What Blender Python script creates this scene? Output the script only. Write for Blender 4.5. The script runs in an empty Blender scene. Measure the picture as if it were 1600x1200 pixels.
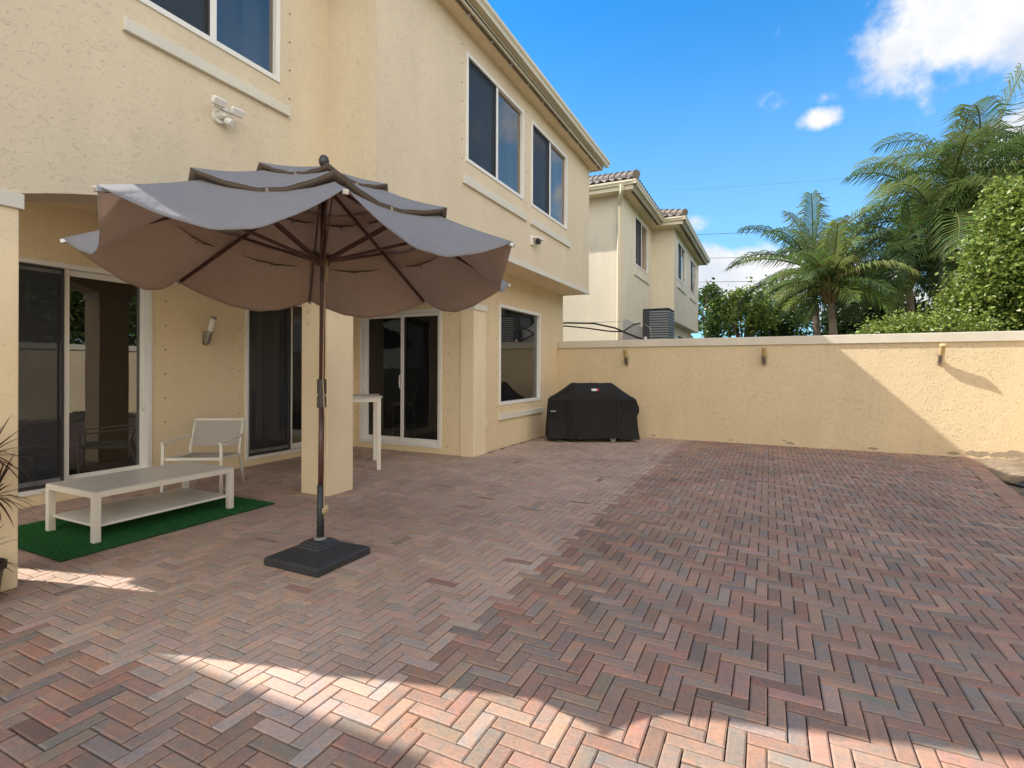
import bpy, bmesh, math, random
from math import sin, cos, pi, radians, sqrt, atan, atan2, degrees
from mathutils import Vector, Matrix
import numpy as np
random.seed(7); RNG = np.random.default_rng(11)
sc = bpy.context.scene
COL = sc.collection

# ------------------------------------------------------------------ camera
YAW = atan(401/820.0); ROLL = radians(0.2)
fw = Vector((-sin(YAW), cos(YAW), 0)); rt0 = Vector((cos(YAW), sin(YAW), 0)); up0 = Vector((0, 0, 1))
rt = rt0*cos(ROLL) + up0*sin(ROLL); up = up0*cos(ROLL) - rt0*sin(ROLL)
cd = bpy.data.cameras.new('camera'); cam = bpy.data.objects.new('camera', cd); COL.objects.link(cam)
M3 = Matrix((rt, up, -fw)).transposed()
cam.matrix_world = Matrix.Translation((0, 0, 1.35)) @ M3.to_4x4()
cd.sensor_width = 36; cd.lens = 820/1600*36; cd.shift_y = -24/1600; cd.clip_end = 3000; cd.clip_start = 0.05
sc.camera = cam
# ------------------------------------------------------------------ light
SUN = Vector((-1.0, -0.272, 0.99)).normalized()
ELEV = math.asin(SUN.z); AZ = atan2(SUN.x, SUN.y)
ld = bpy.data.lights.new('sun', 'SUN'); ld.energy = 3.4; ld.angle = radians(0.5); ld.color = (1, 0.94, 0.85)
sun = bpy.data.objects.new('sun', ld); COL.objects.link(sun)
sun.rotation_euler = SUN.to_track_quat('Z', 'Y').to_euler(); sun.location = (-20, -6, 20)

W = bpy.data.worlds.new('World'); sc.world = W; W.use_nodes = True
nt = W.node_tree; nt.nodes.clear()
def N(nt, t, **k):
    n = nt.nodes.new(t)
    for a, b in k.items():
        if a.startswith('i_'): n.inputs[a[2:].replace('_', ' ')].default_value = b
        else: setattr(n, a, b)
    return n
def math_(nt, op, a, b=None, clamp=False):
    n = nt.nodes.new('ShaderNodeMath'); n.operation = op; n.use_clamp = clamp
    for i, v in enumerate((a, b)):
        if v is None: continue
        if isinstance(v, (int, float)): n.inputs[i].default_value = v
        else: nt.links.new(v, n.inputs[i])
    return n.outputs[0]
sky = N(nt, 'ShaderNodeTexSky'); sky.sky_type = 'NISHITA'; sky.sun_disc = False
sky.sun_elevation = ELEV; sky.sun_rotation = AZ; sky.air_density = 1.0; sky.dust_density = 0.3; sky.ozone_density = 2.0
hsv = N(nt, 'ShaderNodeHueSaturation'); hsv.inputs['Saturation'].default_value = 1.25; hsv.inputs['Hue'].default_value = 0.49
nt.links.new(sky.outputs[0], hsv.inputs['Color'])
tc = N(nt, 'ShaderNodeTexCoord'); sep = N(nt, 'ShaderNodeSeparateXYZ'); nt.links.new(tc.outputs['Generated'], sep.inputs[0])
az = math_(nt, 'ARCTAN2', sep.outputs[0], sep.outputs[1]); el = math_(nt, 'ARCSINE', sep.outputs[2])
noi = N(nt, 'ShaderNodeTexNoise', i_Scale=9.0, i_Detail=9.0, i_Roughness=0.6); nt.links.new(tc.outputs['Generated'], noi.inputs['Vector'])
noi2 = N(nt, 'ShaderNodeTexNoise', i_Scale=3.2, i_Detail=6.0, i_Roughness=0.55); nt.links.new(tc.outputs['Generated'], noi2.inputs['Vector'])
def azel(x, y):
    d = fw + rt*((x-800)/820) - up*((y-576)/820); d.normalize()
    return atan2(d.x, d.y), math.asin(d.z)
def blob(x, y, wx, wy, s=1.0):
    a0, e0 = azel(x, y)
    a1 = math_(nt, 'DIVIDE', math_(nt, 'SUBTRACT', az, a0), wx/820*0.8)
    e1 = math_(nt, 'DIVIDE', math_(nt, 'SUBTRACT', el, e0), wy/820*0.8)
    r2 = math_(nt, 'ADD', math_(nt, 'MULTIPLY', a1, a1), math_(nt, 'MULTIPLY', e1, e1))
    r = math_(nt, 'SQRT', r2)
    return math_(nt, 'MULTIPLY', math_(nt, 'SUBTRACT', 1.0, r), s)
bl = [blob(1585, -45, 240, 150), blob(1505, 45, 90, 75), blob(1280, 186, 44, 22, .8), blob(1215, 166, 34, 22, .30), blob(1292, 152, 30, 12, .28),
      blob(1150, 430, 170, 62), blob(1250, 440, 150, 40), blob(1600, 215, 80, 60), blob(1700, 330, 160, 90), blob(1420, 480, 200, 40, .8), blob(1086, 344, 26, 16, .25)]
cur = bl[0]
for b in bl[1:]: cur = math_(nt, 'MAXIMUM', cur, b)
nn = math_(nt, 'MULTIPLY', math_(nt, 'SUBTRACT', noi.outputs['Fac'], 0.5), 2.2)
den = math_(nt, 'ADD', cur, nn)
mr = N(nt, 'ShaderNodeMapRange', interpolation_type='SMOOTHSTEP'); mr.inputs['From Min'].default_value = 0.02; mr.inputs['From Max'].default_value = 0.55
nt.links.new(den, mr.inputs['Value'])
# unseen broken cumulus behind and right of the camera, added to fill shaded walls
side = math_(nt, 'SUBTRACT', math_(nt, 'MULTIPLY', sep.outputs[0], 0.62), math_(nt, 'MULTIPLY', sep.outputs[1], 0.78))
fill_bank = math_(nt, 'ADD', math_(nt, 'MULTIPLY', side, 0.9), math_(nt, 'MULTIPLY', math_(nt, 'SUBTRACT', noi2.outputs['Fac'], 0.5), 1.6))
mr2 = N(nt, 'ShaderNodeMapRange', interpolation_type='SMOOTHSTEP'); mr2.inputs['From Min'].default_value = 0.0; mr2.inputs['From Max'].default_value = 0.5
nt.links.new(fill_bank, mr2.inputs['Value'])
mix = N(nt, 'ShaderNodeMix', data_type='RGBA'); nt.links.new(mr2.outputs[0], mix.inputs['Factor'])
cmix = N(nt, 'ShaderNodeMix', data_type='RGBA'); nt.links.new(mr.outputs[0], cmix.inputs['Factor'])
noi3 = N(nt, 'ShaderNodeTexNoise', i_Scale=7.0, i_Detail=7.0, i_Roughness=0.55); nt.links.new(tc.outputs['Generated'], noi3.inputs['Vector'])
crp = N(nt, 'ShaderNodeValToRGB'); crp.color_ramp.elements[0].position = .38; crp.color_ramp.elements[0].color = (2.55, 2.72, 3.05, 1); crp.color_ramp.elements[1].position = .56; crp.color_ramp.elements[1].color = (3.4, 3.4, 3.4, 1)
nt.links.new(noi3.outputs['Fac'], crp.inputs[0]); nt.links.new(crp.outputs[0], cmix.inputs['B'])
SKYK = 0.12
tint = N(nt, 'ShaderNodeMix', data_type='RGBA', blend_type='MULTIPLY'); tint.inputs['Factor'].default_value = 1
nt.links.new(hsv.outputs[0], tint.inputs['A']); tint.inputs['B'].default_value = (0.27, 0.74, 0.97, 1)
hzn = N(nt, 'ShaderNodeMapRange', interpolation_type='SMOOTHSTEP'); hzn.inputs['From Min'].default_value = 0.62; hzn.inputs['From Max'].default_value = 0.0
hzn.inputs['To Min'].default_value = 0.0; hzn.inputs['To Max'].default_value = 0.62; nt.links.new(sep.outputs[2], hzn.inputs['Value'])
air = N(nt, 'ShaderNodeMix', data_type='RGBA'); nt.links.new(hzn.outputs[0], air.inputs['Factor']); nt.links.new(tint.outputs['Result'], air.inputs['A']); air.inputs['B'].default_value = (1.75, 2.45, 3.1, 1)
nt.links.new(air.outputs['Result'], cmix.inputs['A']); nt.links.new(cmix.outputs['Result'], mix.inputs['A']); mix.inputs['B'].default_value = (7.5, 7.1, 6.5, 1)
bg = N(nt, 'ShaderNodeBackground'); bg.inputs['Strength'].default_value = SKYK
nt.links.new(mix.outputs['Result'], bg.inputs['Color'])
wo = N(nt, 'ShaderNodeOutputWorld'); nt.links.new(bg.outputs[0], wo.inputs[0])

vs = sc.view_settings; vs.view_transform = 'Standard'; vs.look = 'None'; vs.gamma = 1; vs.exposure = 1.35
sc.render.engine = 'CYCLES'
sc.cycles.max_bounces = 8; sc.cycles.transparent_max_bounces = 16

# ------------------------------------------------------------------ materials
def mat(name, col, rough=0.7, metal=0.0, spec=0.5, noise=None, bump=None, attr=None, trans=0.0, sheen=0.0):
    """noise=(scale, amount) value variation; bump=(scale, strength, dist)"""
    m = bpy.data.materials.new(name); m.use_nodes = True; t = m.node_tree; p = t.nodes['Principled BSDF']
    p.inputs['Base Color'].default_value = (*col, 1); p.inputs['Roughness'].default_value = rough
    p.inputs['Metallic'].default_value = metal; p.inputs['Specular IOR Level'].default_value = spec
    if sheen: p.inputs['Sheen Weight'].default_value = sheen
    c = t.nodes.new('ShaderNodeTexCoord'); src = None
    if attr:
        a = N(t, 'ShaderNodeVertexColor'); a.layer_name = attr; src = a.outputs['Color']
    if noise:
        n = N(t, 'ShaderNodeTexNoise', i_Scale=noise[0], i_Detail=6.0, i_Roughness=.65); t.links.new(c.outputs['Object'], n.inputs['Vector'])
        r = N(t, 'ShaderNodeMapRange'); r.inputs['From Min'].default_value = .25; r.inputs['From Max'].default_value = .75
        r.inputs['To Min'].default_value = 1-noise[1]; r.inputs['To Max'].default_value = 1+noise[1]; t.links.new(n.outputs['Fac'], r.inputs['Value'])
        x = N(t, 'ShaderNodeMix', data_type='RGBA', blend_type='MULTIPLY'); x.inputs['Factor'].default_value = 1
        if src: t.links.new(src, x.inputs['A'])
        else: x.inputs['A'].default_value = (*col, 1)
        t.links.new(r.outputs[0], x.inputs['B']); src = x.outputs['Result']
    if src: t.links.new(src, p.inputs['Base Color'])
    if bump:
        n = N(t, 'ShaderNodeTexNoise', i_Scale=bump[0], i_Detail=5.0); t.links.new(c.outputs['Object'], n.inputs['Vector'])
        b = N(t, 'ShaderNodeBump'); b.inputs['Strength'].default_value = bump[1]; b.inputs['Distance'].default_value = bump[2]
        t.links.new(n.outputs['Fac'], b.inputs['Height']); t.links.new(b.outputs[0], p.inputs['Normal'])
    if trans:
        o = t.nodes['Material Output']; tr = t.nodes.new('ShaderNodeBsdfTranslucent'); mx = t.nodes.new('ShaderNodeMixShader')
        if src: t.links.new(src, tr.inputs['Color'])
        else: tr.inputs['Color'].default_value = (*col, 1)
        mx.inputs[0].default_value = trans; t.links.new(p.outputs[0], mx.inputs[1]); t.links.new(tr.outputs[0], mx.inputs[2]); t.links.new(mx.outputs[0], o.inputs[0])
    return m

def stucco(name, col, amp=0.0024, sc1=(12, 12, 19.0), dirt=True, thresh=0.05):
    """skip-trowel stucco: broken raised ridges over a smooth field, fine grain, soft stains"""
    m = bpy.data.materials.new(name); m.use_nodes = True; t = m.node_tree; p = t.nodes['Principled BSDF']
    p.inputs['Roughness'].default_value = .82; p.inputs['Specular IOR Level'].default_value = .25
    c = t.nodes.new('ShaderNodeTexCoord'); mp = N(t, 'ShaderNodeMapping'); mp.inputs['Scale'].default_value = sc1
    t.links.new(c.outputs['Object'], mp.inputs[0])
    n1 = N(t, 'ShaderNodeTexNoise', i_Scale=1.0, i_Detail=4.0, i_Roughness=.55, i_Distortion=1.2); t.links.new(mp.outputs[0], n1.inputs['Vector'])
    ridge = math_(t, 'ABSOLUTE', math_(t, 'SUBTRACT', n1.outputs['Fac'], .5))
    r = N(t, 'ShaderNodeMapRange', interpolation_type='SMOOTHSTEP'); r.inputs['From Min'].default_value = 0; r.inputs['From Max'].default_value = thresh
    r.inputs['To Min'].default_value = 1; r.inputs['To Max'].default_value = 0; t.links.new(ridge, r.inputs['Value'])
    n2 = N(t, 'ShaderNodeTexNoise', i_Scale=2.6, i_Detail=3.0); t.links.new(mp.outputs[0], n2.inputs['Vector'])
    r2 = N(t, 'ShaderNodeMapRange', interpolation_type='SMOOTHSTEP'); r2.inputs['From Min'].default_value = .50; r2.inputs['From Max'].default_value = .64; t.links.new(n2.outputs['Fac'], r2.inputs['Value'])
    h = math_(t, 'MULTIPLY', r.outputs[0], r2.outputs[0])
    n3 = N(t, 'ShaderNodeTexNoise', i_Scale=70.0, i_Detail=4.0); t.links.new(c.outputs['Object'], n3.inputs['Vector'])
    n5 = N(t, 'ShaderNodeTexNoise', i_Scale=11.0, i_Detail=6.0, i_Roughness=.6, i_Distortion=.6); t.links.new(c.outputs['Object'], n5.inputs['Vector'])
    hh = math_(t, 'ADD', h, math_(t, 'ADD', math_(t, 'MULTIPLY', n3.outputs['Fac'], .25), math_(t, 'MULTIPLY', n5.outputs['Fac'], 1.1)))
    b = N(t, 'ShaderNodeBump'); b.inputs['Strength'].default_value = .9; b.inputs['Distance'].default_value = amp
    t.links.new(hh, b.inputs['Height']); t.links.new(b.outputs[0], p.inputs['Normal'])
    n4 = N(t, 'ShaderNodeTexNoise', i_Scale=.9, i_Detail=7.0, i_Roughness=.62); t.links.new(c.outputs['Object'], n4.inputs['Vector'])
    x = N(t, 'ShaderNodeMix', data_type='RGBA'); t.links.new(n4.outputs['Fac'], x.inputs['Factor'])
    x.inputs['A'].default_value = (*[v*.90 for v in col], 1); x.inputs['B'].default_value = (*[min(1, v*1.09) for v in col], 1)
    sp = N(t, 'ShaderNodeMapRange'); sp.inputs['From Min'].default_value = .62; sp.inputs['From Max'].default_value = .78; sp.inputs['To Min'].default_value = 1.0; sp.inputs['To Max'].default_value = .80
    n6 = N(t, 'ShaderNodeTexNoise', i_Scale=7.0, i_Detail=8.0, i_Roughness=.7); t.links.new(c.outputs['Object'], n6.inputs['Vector']); t.links.new(n6.outputs['Fac'], sp.inputs['Value'])
    y = N(t, 'ShaderNodeMix', data_type='RGBA', blend_type='MULTIPLY'); y.inputs['Factor'].default_value = 1
    t.links.new(x.outputs['Result'], y.inputs['A']); t.links.new(sp.outputs[0], y.inputs['B'])
    mp2 = N(t, 'ShaderNodeMapping'); mp2.inputs['Scale'].default_value = (2.6, 2.6, .45); t.links.new(c.outputs['Object'], mp2.inputs[0])
    n7 = N(t, 'ShaderNodeTexNoise', i_Scale=1.0, i_Detail=5.0, i_Roughness=.6); t.links.new(mp2.outputs[0], n7.inputs['Vector'])
    r7 = N(t, 'ShaderNodeMapRange'); r7.inputs['From Min'].default_value = .35; r7.inputs['From Max'].default_value = .7; r7.inputs['To Min'].default_value = 1.02; r7.inputs['To Max'].default_value = .955; t.links.new(n7.outputs['Fac'], r7.inputs['Value'])
    z = N(t, 'ShaderNodeMix', data_type='RGBA', blend_type='MULTIPLY'); z.inputs['Factor'].default_value = 1
    t.links.new(y.outputs['Result'], z.inputs['A']); t.links.new(r7.outputs[0], z.inputs['B'])
    t.links.new(z.outputs['Result'], p.inputs['Base Color'])
    return m

def glass(name, tintc=(.35, .38, .38), base=.10, refl=(1, 1, 1), ior=1.5, dust_lift=.02):
    m = bpy.data.materials.new(name); m.use_nodes = True; t = m.node_tree; t.nodes.remove(t.nodes['Principled BSDF'])
    tr = N(t, 'ShaderNodeBsdfTransparent'); tr.inputs[0].default_value = (*tintc, 1)
    gl = N(t, 'ShaderNodeBsdfGlossy'); gl.inputs['Roughness'].default_value = 0.0; gl.inputs[0].default_value = (*refl, 1)
    c = t.nodes.new('ShaderNodeTexCoord'); n = N(t, 'ShaderNodeTexNoise', i_Scale=1.3, i_Detail=1.0); t.links.new(c.outputs['Object'], n.inputs['Vector'])
    b = N(t, 'ShaderNodeBump'); b.inputs['Strength'].default_value = .25; b.inputs['Distance'].default_value = .01; t.links.new(n.outputs['Fac'], b.inputs['Height']); t.links.new(b.outputs[0], gl.inputs['Normal'])
    f = N(t, 'ShaderNodeFresnel'); f.inputs[0].default_value = ior
    k = math_(t, 'ADD', f.outputs[0], base, True)
    mx = N(t, 'ShaderNodeMixShader'); t.links.new(k, mx.inputs[0]); t.links.new(tr.outputs[0], mx.inputs[1]); t.links.new(gl.outputs[0], mx.inputs[2])
    df = N(t, 'ShaderNodeBsdfDiffuse'); df.inputs[0].default_value = (.42, .42, .42, 1); n8 = N(t, 'ShaderNodeTexNoise', i_Scale=2.4, i_Detail=6.0, i_Distortion=.7); t.links.new(c.outputs['Object'], n8.inputs['Vector'])
    m2 = N(t, 'ShaderNodeMixShader'); t.links.new(math_(t, 'MULTIPLY', n8.outputs['Fac'], dust_lift*2, True), m2.inputs[0]); t.links.new(mx.outputs[0], m2.inputs[1]); t.links.new(df.outputs[0], m2.inputs[2])  # grey dust film; on window_glass it stands in for missing room light
    t.links.new(m2.outputs[0], t.nodes['Material Output'].inputs[0]); return m

CREAM = (.68, .58, .43)
M = dict(
 stucco=stucco('stucco_cream', CREAM), stucco_smooth=stucco('stucco_smooth', (.79, .66, .455), .0016), stucco_low=stucco('stucco_corner', (.70, .565, .37), .0026), stucco_warm=stucco('stucco_ground_floor', (.80, .655, .43), .0026),
 stucco_wall=stucco('stucco_boundary', (.66, .53, .345), .0052, (13, 13, 10), thresh=.075),
 stucco_far=stucco('stucco_neighbour', (.72, .65, .52), .004),
 trim=mat('trim_paint', (.66, .63, .54), .6, noise=(3, .06), bump=(40, .2, .002)),
 cap=mat('cap_paint', (.60, .55, .45), .7, noise=(1.7, .12), bump=(25, .35, .003)),
 white=mat('white_vinyl', (.78, .77, .73), .4, noise=(4, .04)),
 gutter=mat('gutter_paint', (.62, .56, .42), .4, noise=(2, .07)),
 dark=mat('dark_metal', (.03, .03, .032), .5),
 hole=mat('anchor_rust', (.10, .055, .03), .8), vent=mat('vent_strip', (.16, .13, .09), .8),
 glass=glass('door_glass', (.17, .19, .18), .12, ior=1.35), glass_up=glass('window_glass', (.28, .32, .36), .14, refl=(1, .86, .74), dust_lift=.09), glass_dim=glass('shaded_glass', (.15, .17, .16), .03, ior=1.35),
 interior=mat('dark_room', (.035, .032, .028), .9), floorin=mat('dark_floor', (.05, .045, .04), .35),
 curtain=mat('grey_curtain', (.16, .17, .19), .9), blind=mat('pale_blind', (.40, .42, .44), .8),
 tile=mat('roof_tile', (.16, .13, .11), .8, noise=(6, .35), bump=(30, .4, .01)),
 steel=mat('brushed_steel', (.45, .42, .38), .35, 1.0), frost=mat('frosted_lens', (.72, .70, .66), .4),
 yellowed=mat('yellowed_lens', (.56, .43, .20), .45, trans=.2),
 canopy=mat('canopy_fabric', (.285, .285, .31), .85, noise=(9, .07), bump=(5, .8, .03), trans=.40, sheen=.2), canopy_in=mat('canopy_underside_lit', (.56, .425, .335), .9, noise=(9, .06), bump=(5, .35, .02), trans=.40),  # canopy: faded top takes in sky tint, underside brightened; light put into colours
 strap=mat('tan_webbing', (.36, .31, .25), .8), hem=mat('canopy_hem', (.11, .08, .06), .85), wood=mat('brown_pole_paint', (.085, .042, .036), .42, noise=(14, .35), bump=(30, .2, .001)),
 bronze=mat('bronze_plastic', (.05, .042, .035), .45), silver=mat('silver_cap', (.50, .50, .50), .4, .6), ball=mat('finial_dark', (.035, .033, .035), .35),
 resin=mat('charcoal_resin', (.028, .031, .036), .55, noise=(7, .25), bump=(60, .15, .001)),
 powder=mat('white_powdercoat', (.74, .71, .64), .38, noise=(4, .05)), tabletop=mat('frosted_tabletop', (.60, .57, .53), .32, noise=(2.5, .10)),
 sling=mat('grey_sling', (.40, .37, .33), .8, bump=(300, .3, .001)), cover=mat('black_cover', (.0032, .003, .0035), .8, bump=(9, .25, .01)),
 rubber=mat('black_rubber', (.02, .02, .02), .7), greyplas=mat('grey_plastic', (.22, .22, .21), .5), badge=mat('badge_grey', (.55, .55, .56), .4), red=mat('badge_red', (.45, .02, .03), .4),
 letter=mat('badge_letters', (.93, .93, .93), .5),
 rope=mat('beige_rope', (.45, .36, .22), .9), soil=mat('soil', (.20, .15, .10), .95, noise=(5, .5), bump=(30, 1, .03)),
 sand=mat('sand', (.055, .036, .028), 1, noise=(20, .4)), plastic=mat('black_sheeting', (.012, .012, .014), .33, bump=(14, .6, .03)),
 ground=mat('ground', (.10, .11, .06), 1, noise=(.4, .4)), pot=mat('pot_plastic', (.012, .012, .013), .4),
 acdark=mat('ac_charcoal', (.030, .033, .038), .45, noise=(5, .2)), aclit=mat('ac_louvre', (.17, .18, .19), .4), label=mat('paper_label', (.7, .7, .7), .6),
 pipe=mat('black_insulation', (.018, .016, .015), .8), galv=mat('galvanised_panel', (.42, .42, .42), .5, .3, noise=(3, .2)),
 paver=mat('paver', (1, 1, 1), .80, spec=.35, attr='Col', noise=(60, .20), bump=(130, .6, .002)),
 turf=mat('turf', (.02, .08, .02), .9, attr='Col', trans=.15),
 leaf=mat('leaf', (.05, .1, .02), .38, attr='Col', trans=.42), bark=mat('bark', (.17, .13, .10), .9, noise=(8, .4), bump=(15, 1, .03)),
 palmbark=mat('palm_bark', (.22, .17, .13), .9, noise=(5, .35), bump=(9, 1, .04)), stem=mat('cane', (.30, .25, .18), .8), wire=mat('power_line', (.05, .05, .05), .6),
)
def paver_mat():
    m = M['paver']; t = m.node_tree; p = t.nodes['Principled BSDF']; src = p.inputs['Base Color'].links[0].from_socket; c = t.nodes.new('ShaderNodeTexCoord')
    n = N(t, 'ShaderNodeTexNoise', i_Scale=14.0, i_Detail=4.0, i_Distortion=.8); t.links.new(c.outputs['Object'], n.inputs['Vector'])
    r = N(t, 'ShaderNodeValToRGB'); r.color_ramp.elements[0].position = .36; r.color_ramp.elements[0].color = (.86, .96, 1.04, 1); r.color_ramp.elements[1].position = .64; r.color_ramp.elements[1].color = (1.14, 1.0, .93, 1)
    t.links.new(n.outputs['Fac'], r.inputs[0]); x = N(t, 'ShaderNodeMix', data_type='RGBA', blend_type='MULTIPLY'); x.inputs['Factor'].default_value = 1
    t.links.new(src, x.inputs['A']); t.links.new(r.outputs[0], x.inputs['B'])
    n2 = N(t, 'ShaderNodeTexNoise', i_Scale=260.0, i_Detail=2.0); t.links.new(c.outputs['Object'], n2.inputs['Vector'])
    r2 = N(t, 'ShaderNodeMapRange'); r2.inputs['From Min'].default_value = .66; r2.inputs['From Max'].default_value = .76; r2.inputs['To Max'].default_value = .5; t.links.new(n2.outputs['Fac'], r2.inputs['Value'])
    y = N(t, 'ShaderNodeMix', data_type='RGBA'); t.links.new(r2.outputs[0], y.inputs['Factor']); t.links.new(x.outputs['Result'], y.inputs['A']); y.inputs['B'].default_value = (.5, .45, .40, 1)
    n3 = N(t, 'ShaderNodeTexNoise', i_Scale=1.1, i_Detail=5.0); t.links.new(c.outputs['Object'], n3.inputs['Vector'])
    r3 = N(t, 'ShaderNodeMapRange'); r3.inputs['From Min'].default_value = .3; r3.inputs['From Max'].default_value = .7; r3.inputs['To Min'].default_value = .84; r3.inputs['To Max'].default_value = 1.13; t.links.new(n3.outputs['Fac'], r3.inputs['Value'])
    z = N(t, 'ShaderNodeMix', data_type='RGBA', blend_type='MULTIPLY'); z.inputs['Factor'].default_value = 1; t.links.new(y.outputs['Result'], z.inputs['A']); t.links.new(r3.outputs[0], z.inputs['B'])
    t.links.new(z.outputs['Result'], p.inputs['Base Color'])
paver_mat()
def screen_mat():
    m = bpy.data.materials.new('insect_screen'); m.use_nodes = True; t = m.node_tree; p = t.nodes['Principled BSDF']
    p.inputs['Base Color'].default_value = (.03, .035, .045, 1); p.inputs['Roughness'].default_value = .6
    tr = N(t, 'ShaderNodeBsdfTransparent'); mx = N(t, 'ShaderNodeMixShader'); c = t.nodes.new('ShaderNodeTexCoord')
    w = N(t, 'ShaderNodeTexNoise', i_Scale=3.0, i_Detail=2.0, i_Distortion=2.0); t.links.new(c.outputs['Object'], w.inputs['Vector'])
    k = math_(t, 'ADD', math_(t, 'MULTIPLY', w.outputs['Fac'], .3), .42, True)
    t.links.new(k, mx.inputs[0]); t.links.new(tr.outputs[0], mx.inputs[1]); t.links.new(p.outputs[0], mx.inputs[2]); t.links.new(mx.outputs[0], t.nodes['Material Output'].inputs[0])
    return m
M['screen'] = screen_mat()

# ------------------------------------------------------------------ mesh helpers
ORG = {}
class MB:
    def __init__(s): s.v = []; s.f = []; s.c = []
    def add(s, vs, fs, col=None):
        o = len(s.v); s.v += [tuple(v) for v in vs]; s.f += [tuple(i+o for i in f) for f in fs]
        s.c += [col]*len(fs)
        return s
    def box(s, x0, x1, y0, y1, z0, z1):
        x0, x1 = sorted((x0, x1)); y0, y1 = sorted((y0, y1)); z0, z1 = sorted((z0, z1))
        return s.add([(x, y, z) for z in (z0, z1) for y in (y0, y1) for x in (x0, x1)],
              [(0, 2, 3, 1), (4, 5, 7, 6), (0, 1, 5, 4), (2, 6, 7, 3), (0, 4, 6, 2), (1, 3, 7, 5)])
    def prism(s, pts, f0, f1, ax='x'):
        """2-D polygon extruded; ax='x': pts are (y,z) from x=f0 to f1; 'y': (x,z); 'z': (x,y)"""
        n = len(pts)
        def P(a, b, t): return {'x': (t, a, b), 'y': (a, t, b), 'z': (a, b, t)}[ax]
        vs = [P(a, b, f0) for a, b in pts] + [P(a, b, f1) for a, b in pts]
        fs = [tuple(range(n))[::-1], tuple(range(n, 2*n))] + [(i, (i+1) % n, (i+1) % n+n, i+n) for i in range(n)]
        return s.add(vs, fs)
    def tube(s, pts, rad, n=8, cap=True):
        pts = [Vector(p) for p in pts]; k = len(pts)
        if isinstance(rad, (int, float)): rad = [rad]*k
        o = len(s.v); t0 = (pts[1]-pts[0]).normalized(); ref = Vector((0, 0, 1)) if abs(t0.z) < .9 else Vector((1, 0, 0))
        a = t0.cross(ref).normalized(); vs = []
        for i, p in enumerate(pts):
            t = (pts[min(i+1, k-1)]-pts[max(i-1, 0)]).normalized(); a = (a - t*a.dot(t)).normalized(); b = t.cross(a)
            for j in range(n):
                q = 2*pi*j/n; vs.append(p + (a*cos(q)+b*sin(q))*rad[i])
        fs = [(i*n+j, i*n+(j+1) % n, (i+1)*n+(j+1) % n, (i+1)*n+j) for i in range(k-1) for j in range(n)]
        if cap: fs += [tuple(range(n))[::-1], tuple(range((k-1)*n, k*n))]
        return s.add(vs, fs)
    def bar(s, p, q, w, h, side=None):
        """rectangular bar from p to q, w across (side direction), h the other way"""
        p = Vector(p); q = Vector(q); t = (q-p).normalized()
        ref = Vector(side) if side else (Vector((0, 0, 1)) if abs(t.z) < .95 else Vector((1, 0, 0)))
        a = (ref - t*ref.dot(t)).normalized() if side else t.cross(ref).normalized(); b = t.cross(a)
        vs = [e + a*(i*w/2) + b*(j*h/2) for e in (p, q) for i, j in ((-1, -1), (1, -1), (1, 1), (-1, 1))]
        return s.add(vs, [(3, 2, 1, 0), (4, 5, 6, 7), (0, 1, 5, 4), (1, 2, 6, 5), (2, 3, 7, 6), (3, 0, 4, 7)])
    def lathe(s, prof, n=24, c=(0, 0), cap=True):
        vs = [(c[0]+r*cos(2*pi*j/n), c[1]+r*sin(2*pi*j/n), z) for r, z in prof for j in range(n)]; k = len(prof)
        fs = [(i*n+j, i*n+(j+1) % n, (i+1)*n+(j+1) % n, (i+1)*n+j) for i in range(k-1) for j in range(n)]
        if cap: fs += [tuple(range(n))[::-1], tuple(range((k-1)*n, k*n))]
        return s.add(vs, fs)
    def xform(s, m):
        s.v = [tuple(m @ Vector(v)) for v in s.v]; return s
    def build(s, name, m, parent=None, bevel=0, smooth=False, seg=2, fix=True):
        me = bpy.data.meshes.new(name); o = bpy.data.objects.new(name, me); COL.objects.link(o)
        org = ORG.get(parent, Vector((0, 0, 0))) if parent is not None else Vector((0, 0, 0))
        me.from_pydata([(v[0]-org.x, v[1]-org.y, v[2]-org.z) for v in s.v], [], s.f)
        if any(c is not None for c in s.c):
            at = me.color_attributes.new('Col', 'FLOAT_COLOR', 'CORNER'); arr = []
            for f, c in zip(s.f, s.c): arr += [*(c or (1, 1, 1)), 1]*len(f)
            at.data.foreach_set('color', arr)
        me.materials.append(m if not isinstance(m, str) else M[m])
        if fix:
            b = bmesh.new(); b.from_mesh(me); bmesh.ops.recalc_face_normals(b, faces=b.faces); b.to_mesh(me); b.free()
        if smooth:
            me.polygons.foreach_set('use_smooth', [True]*len(me.polygons))
        if bevel:
            md = o.modifiers.new('bevel', 'BEVEL'); md.width = bevel; md.segments = seg; md.limit_method = 'ANGLE'; md.angle_limit = radians(40)
        if parent is not None: o.parent = parent; ORG[o] = org
        return o
def tag(o, label=None, cat=None, group=None, kind=None):
    if label: o['label'] = label
    if cat: o['category'] = cat
    if group: o['group'] = group
    if kind: o['kind'] = kind
    return o
def thing(name, label, cat, loc=(0, 0, 0), rz=0, group=None, local=False):
    o = bpy.data.objects.new(name, None); COL.objects.link(o); o.location = loc; o.rotation_euler = (0, 0, rz); o.empty_display_size = .1
    ORG[o] = Vector((0, 0, 0)) if local else Vector(loc)
    return tag(o, label, cat, group)
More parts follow.
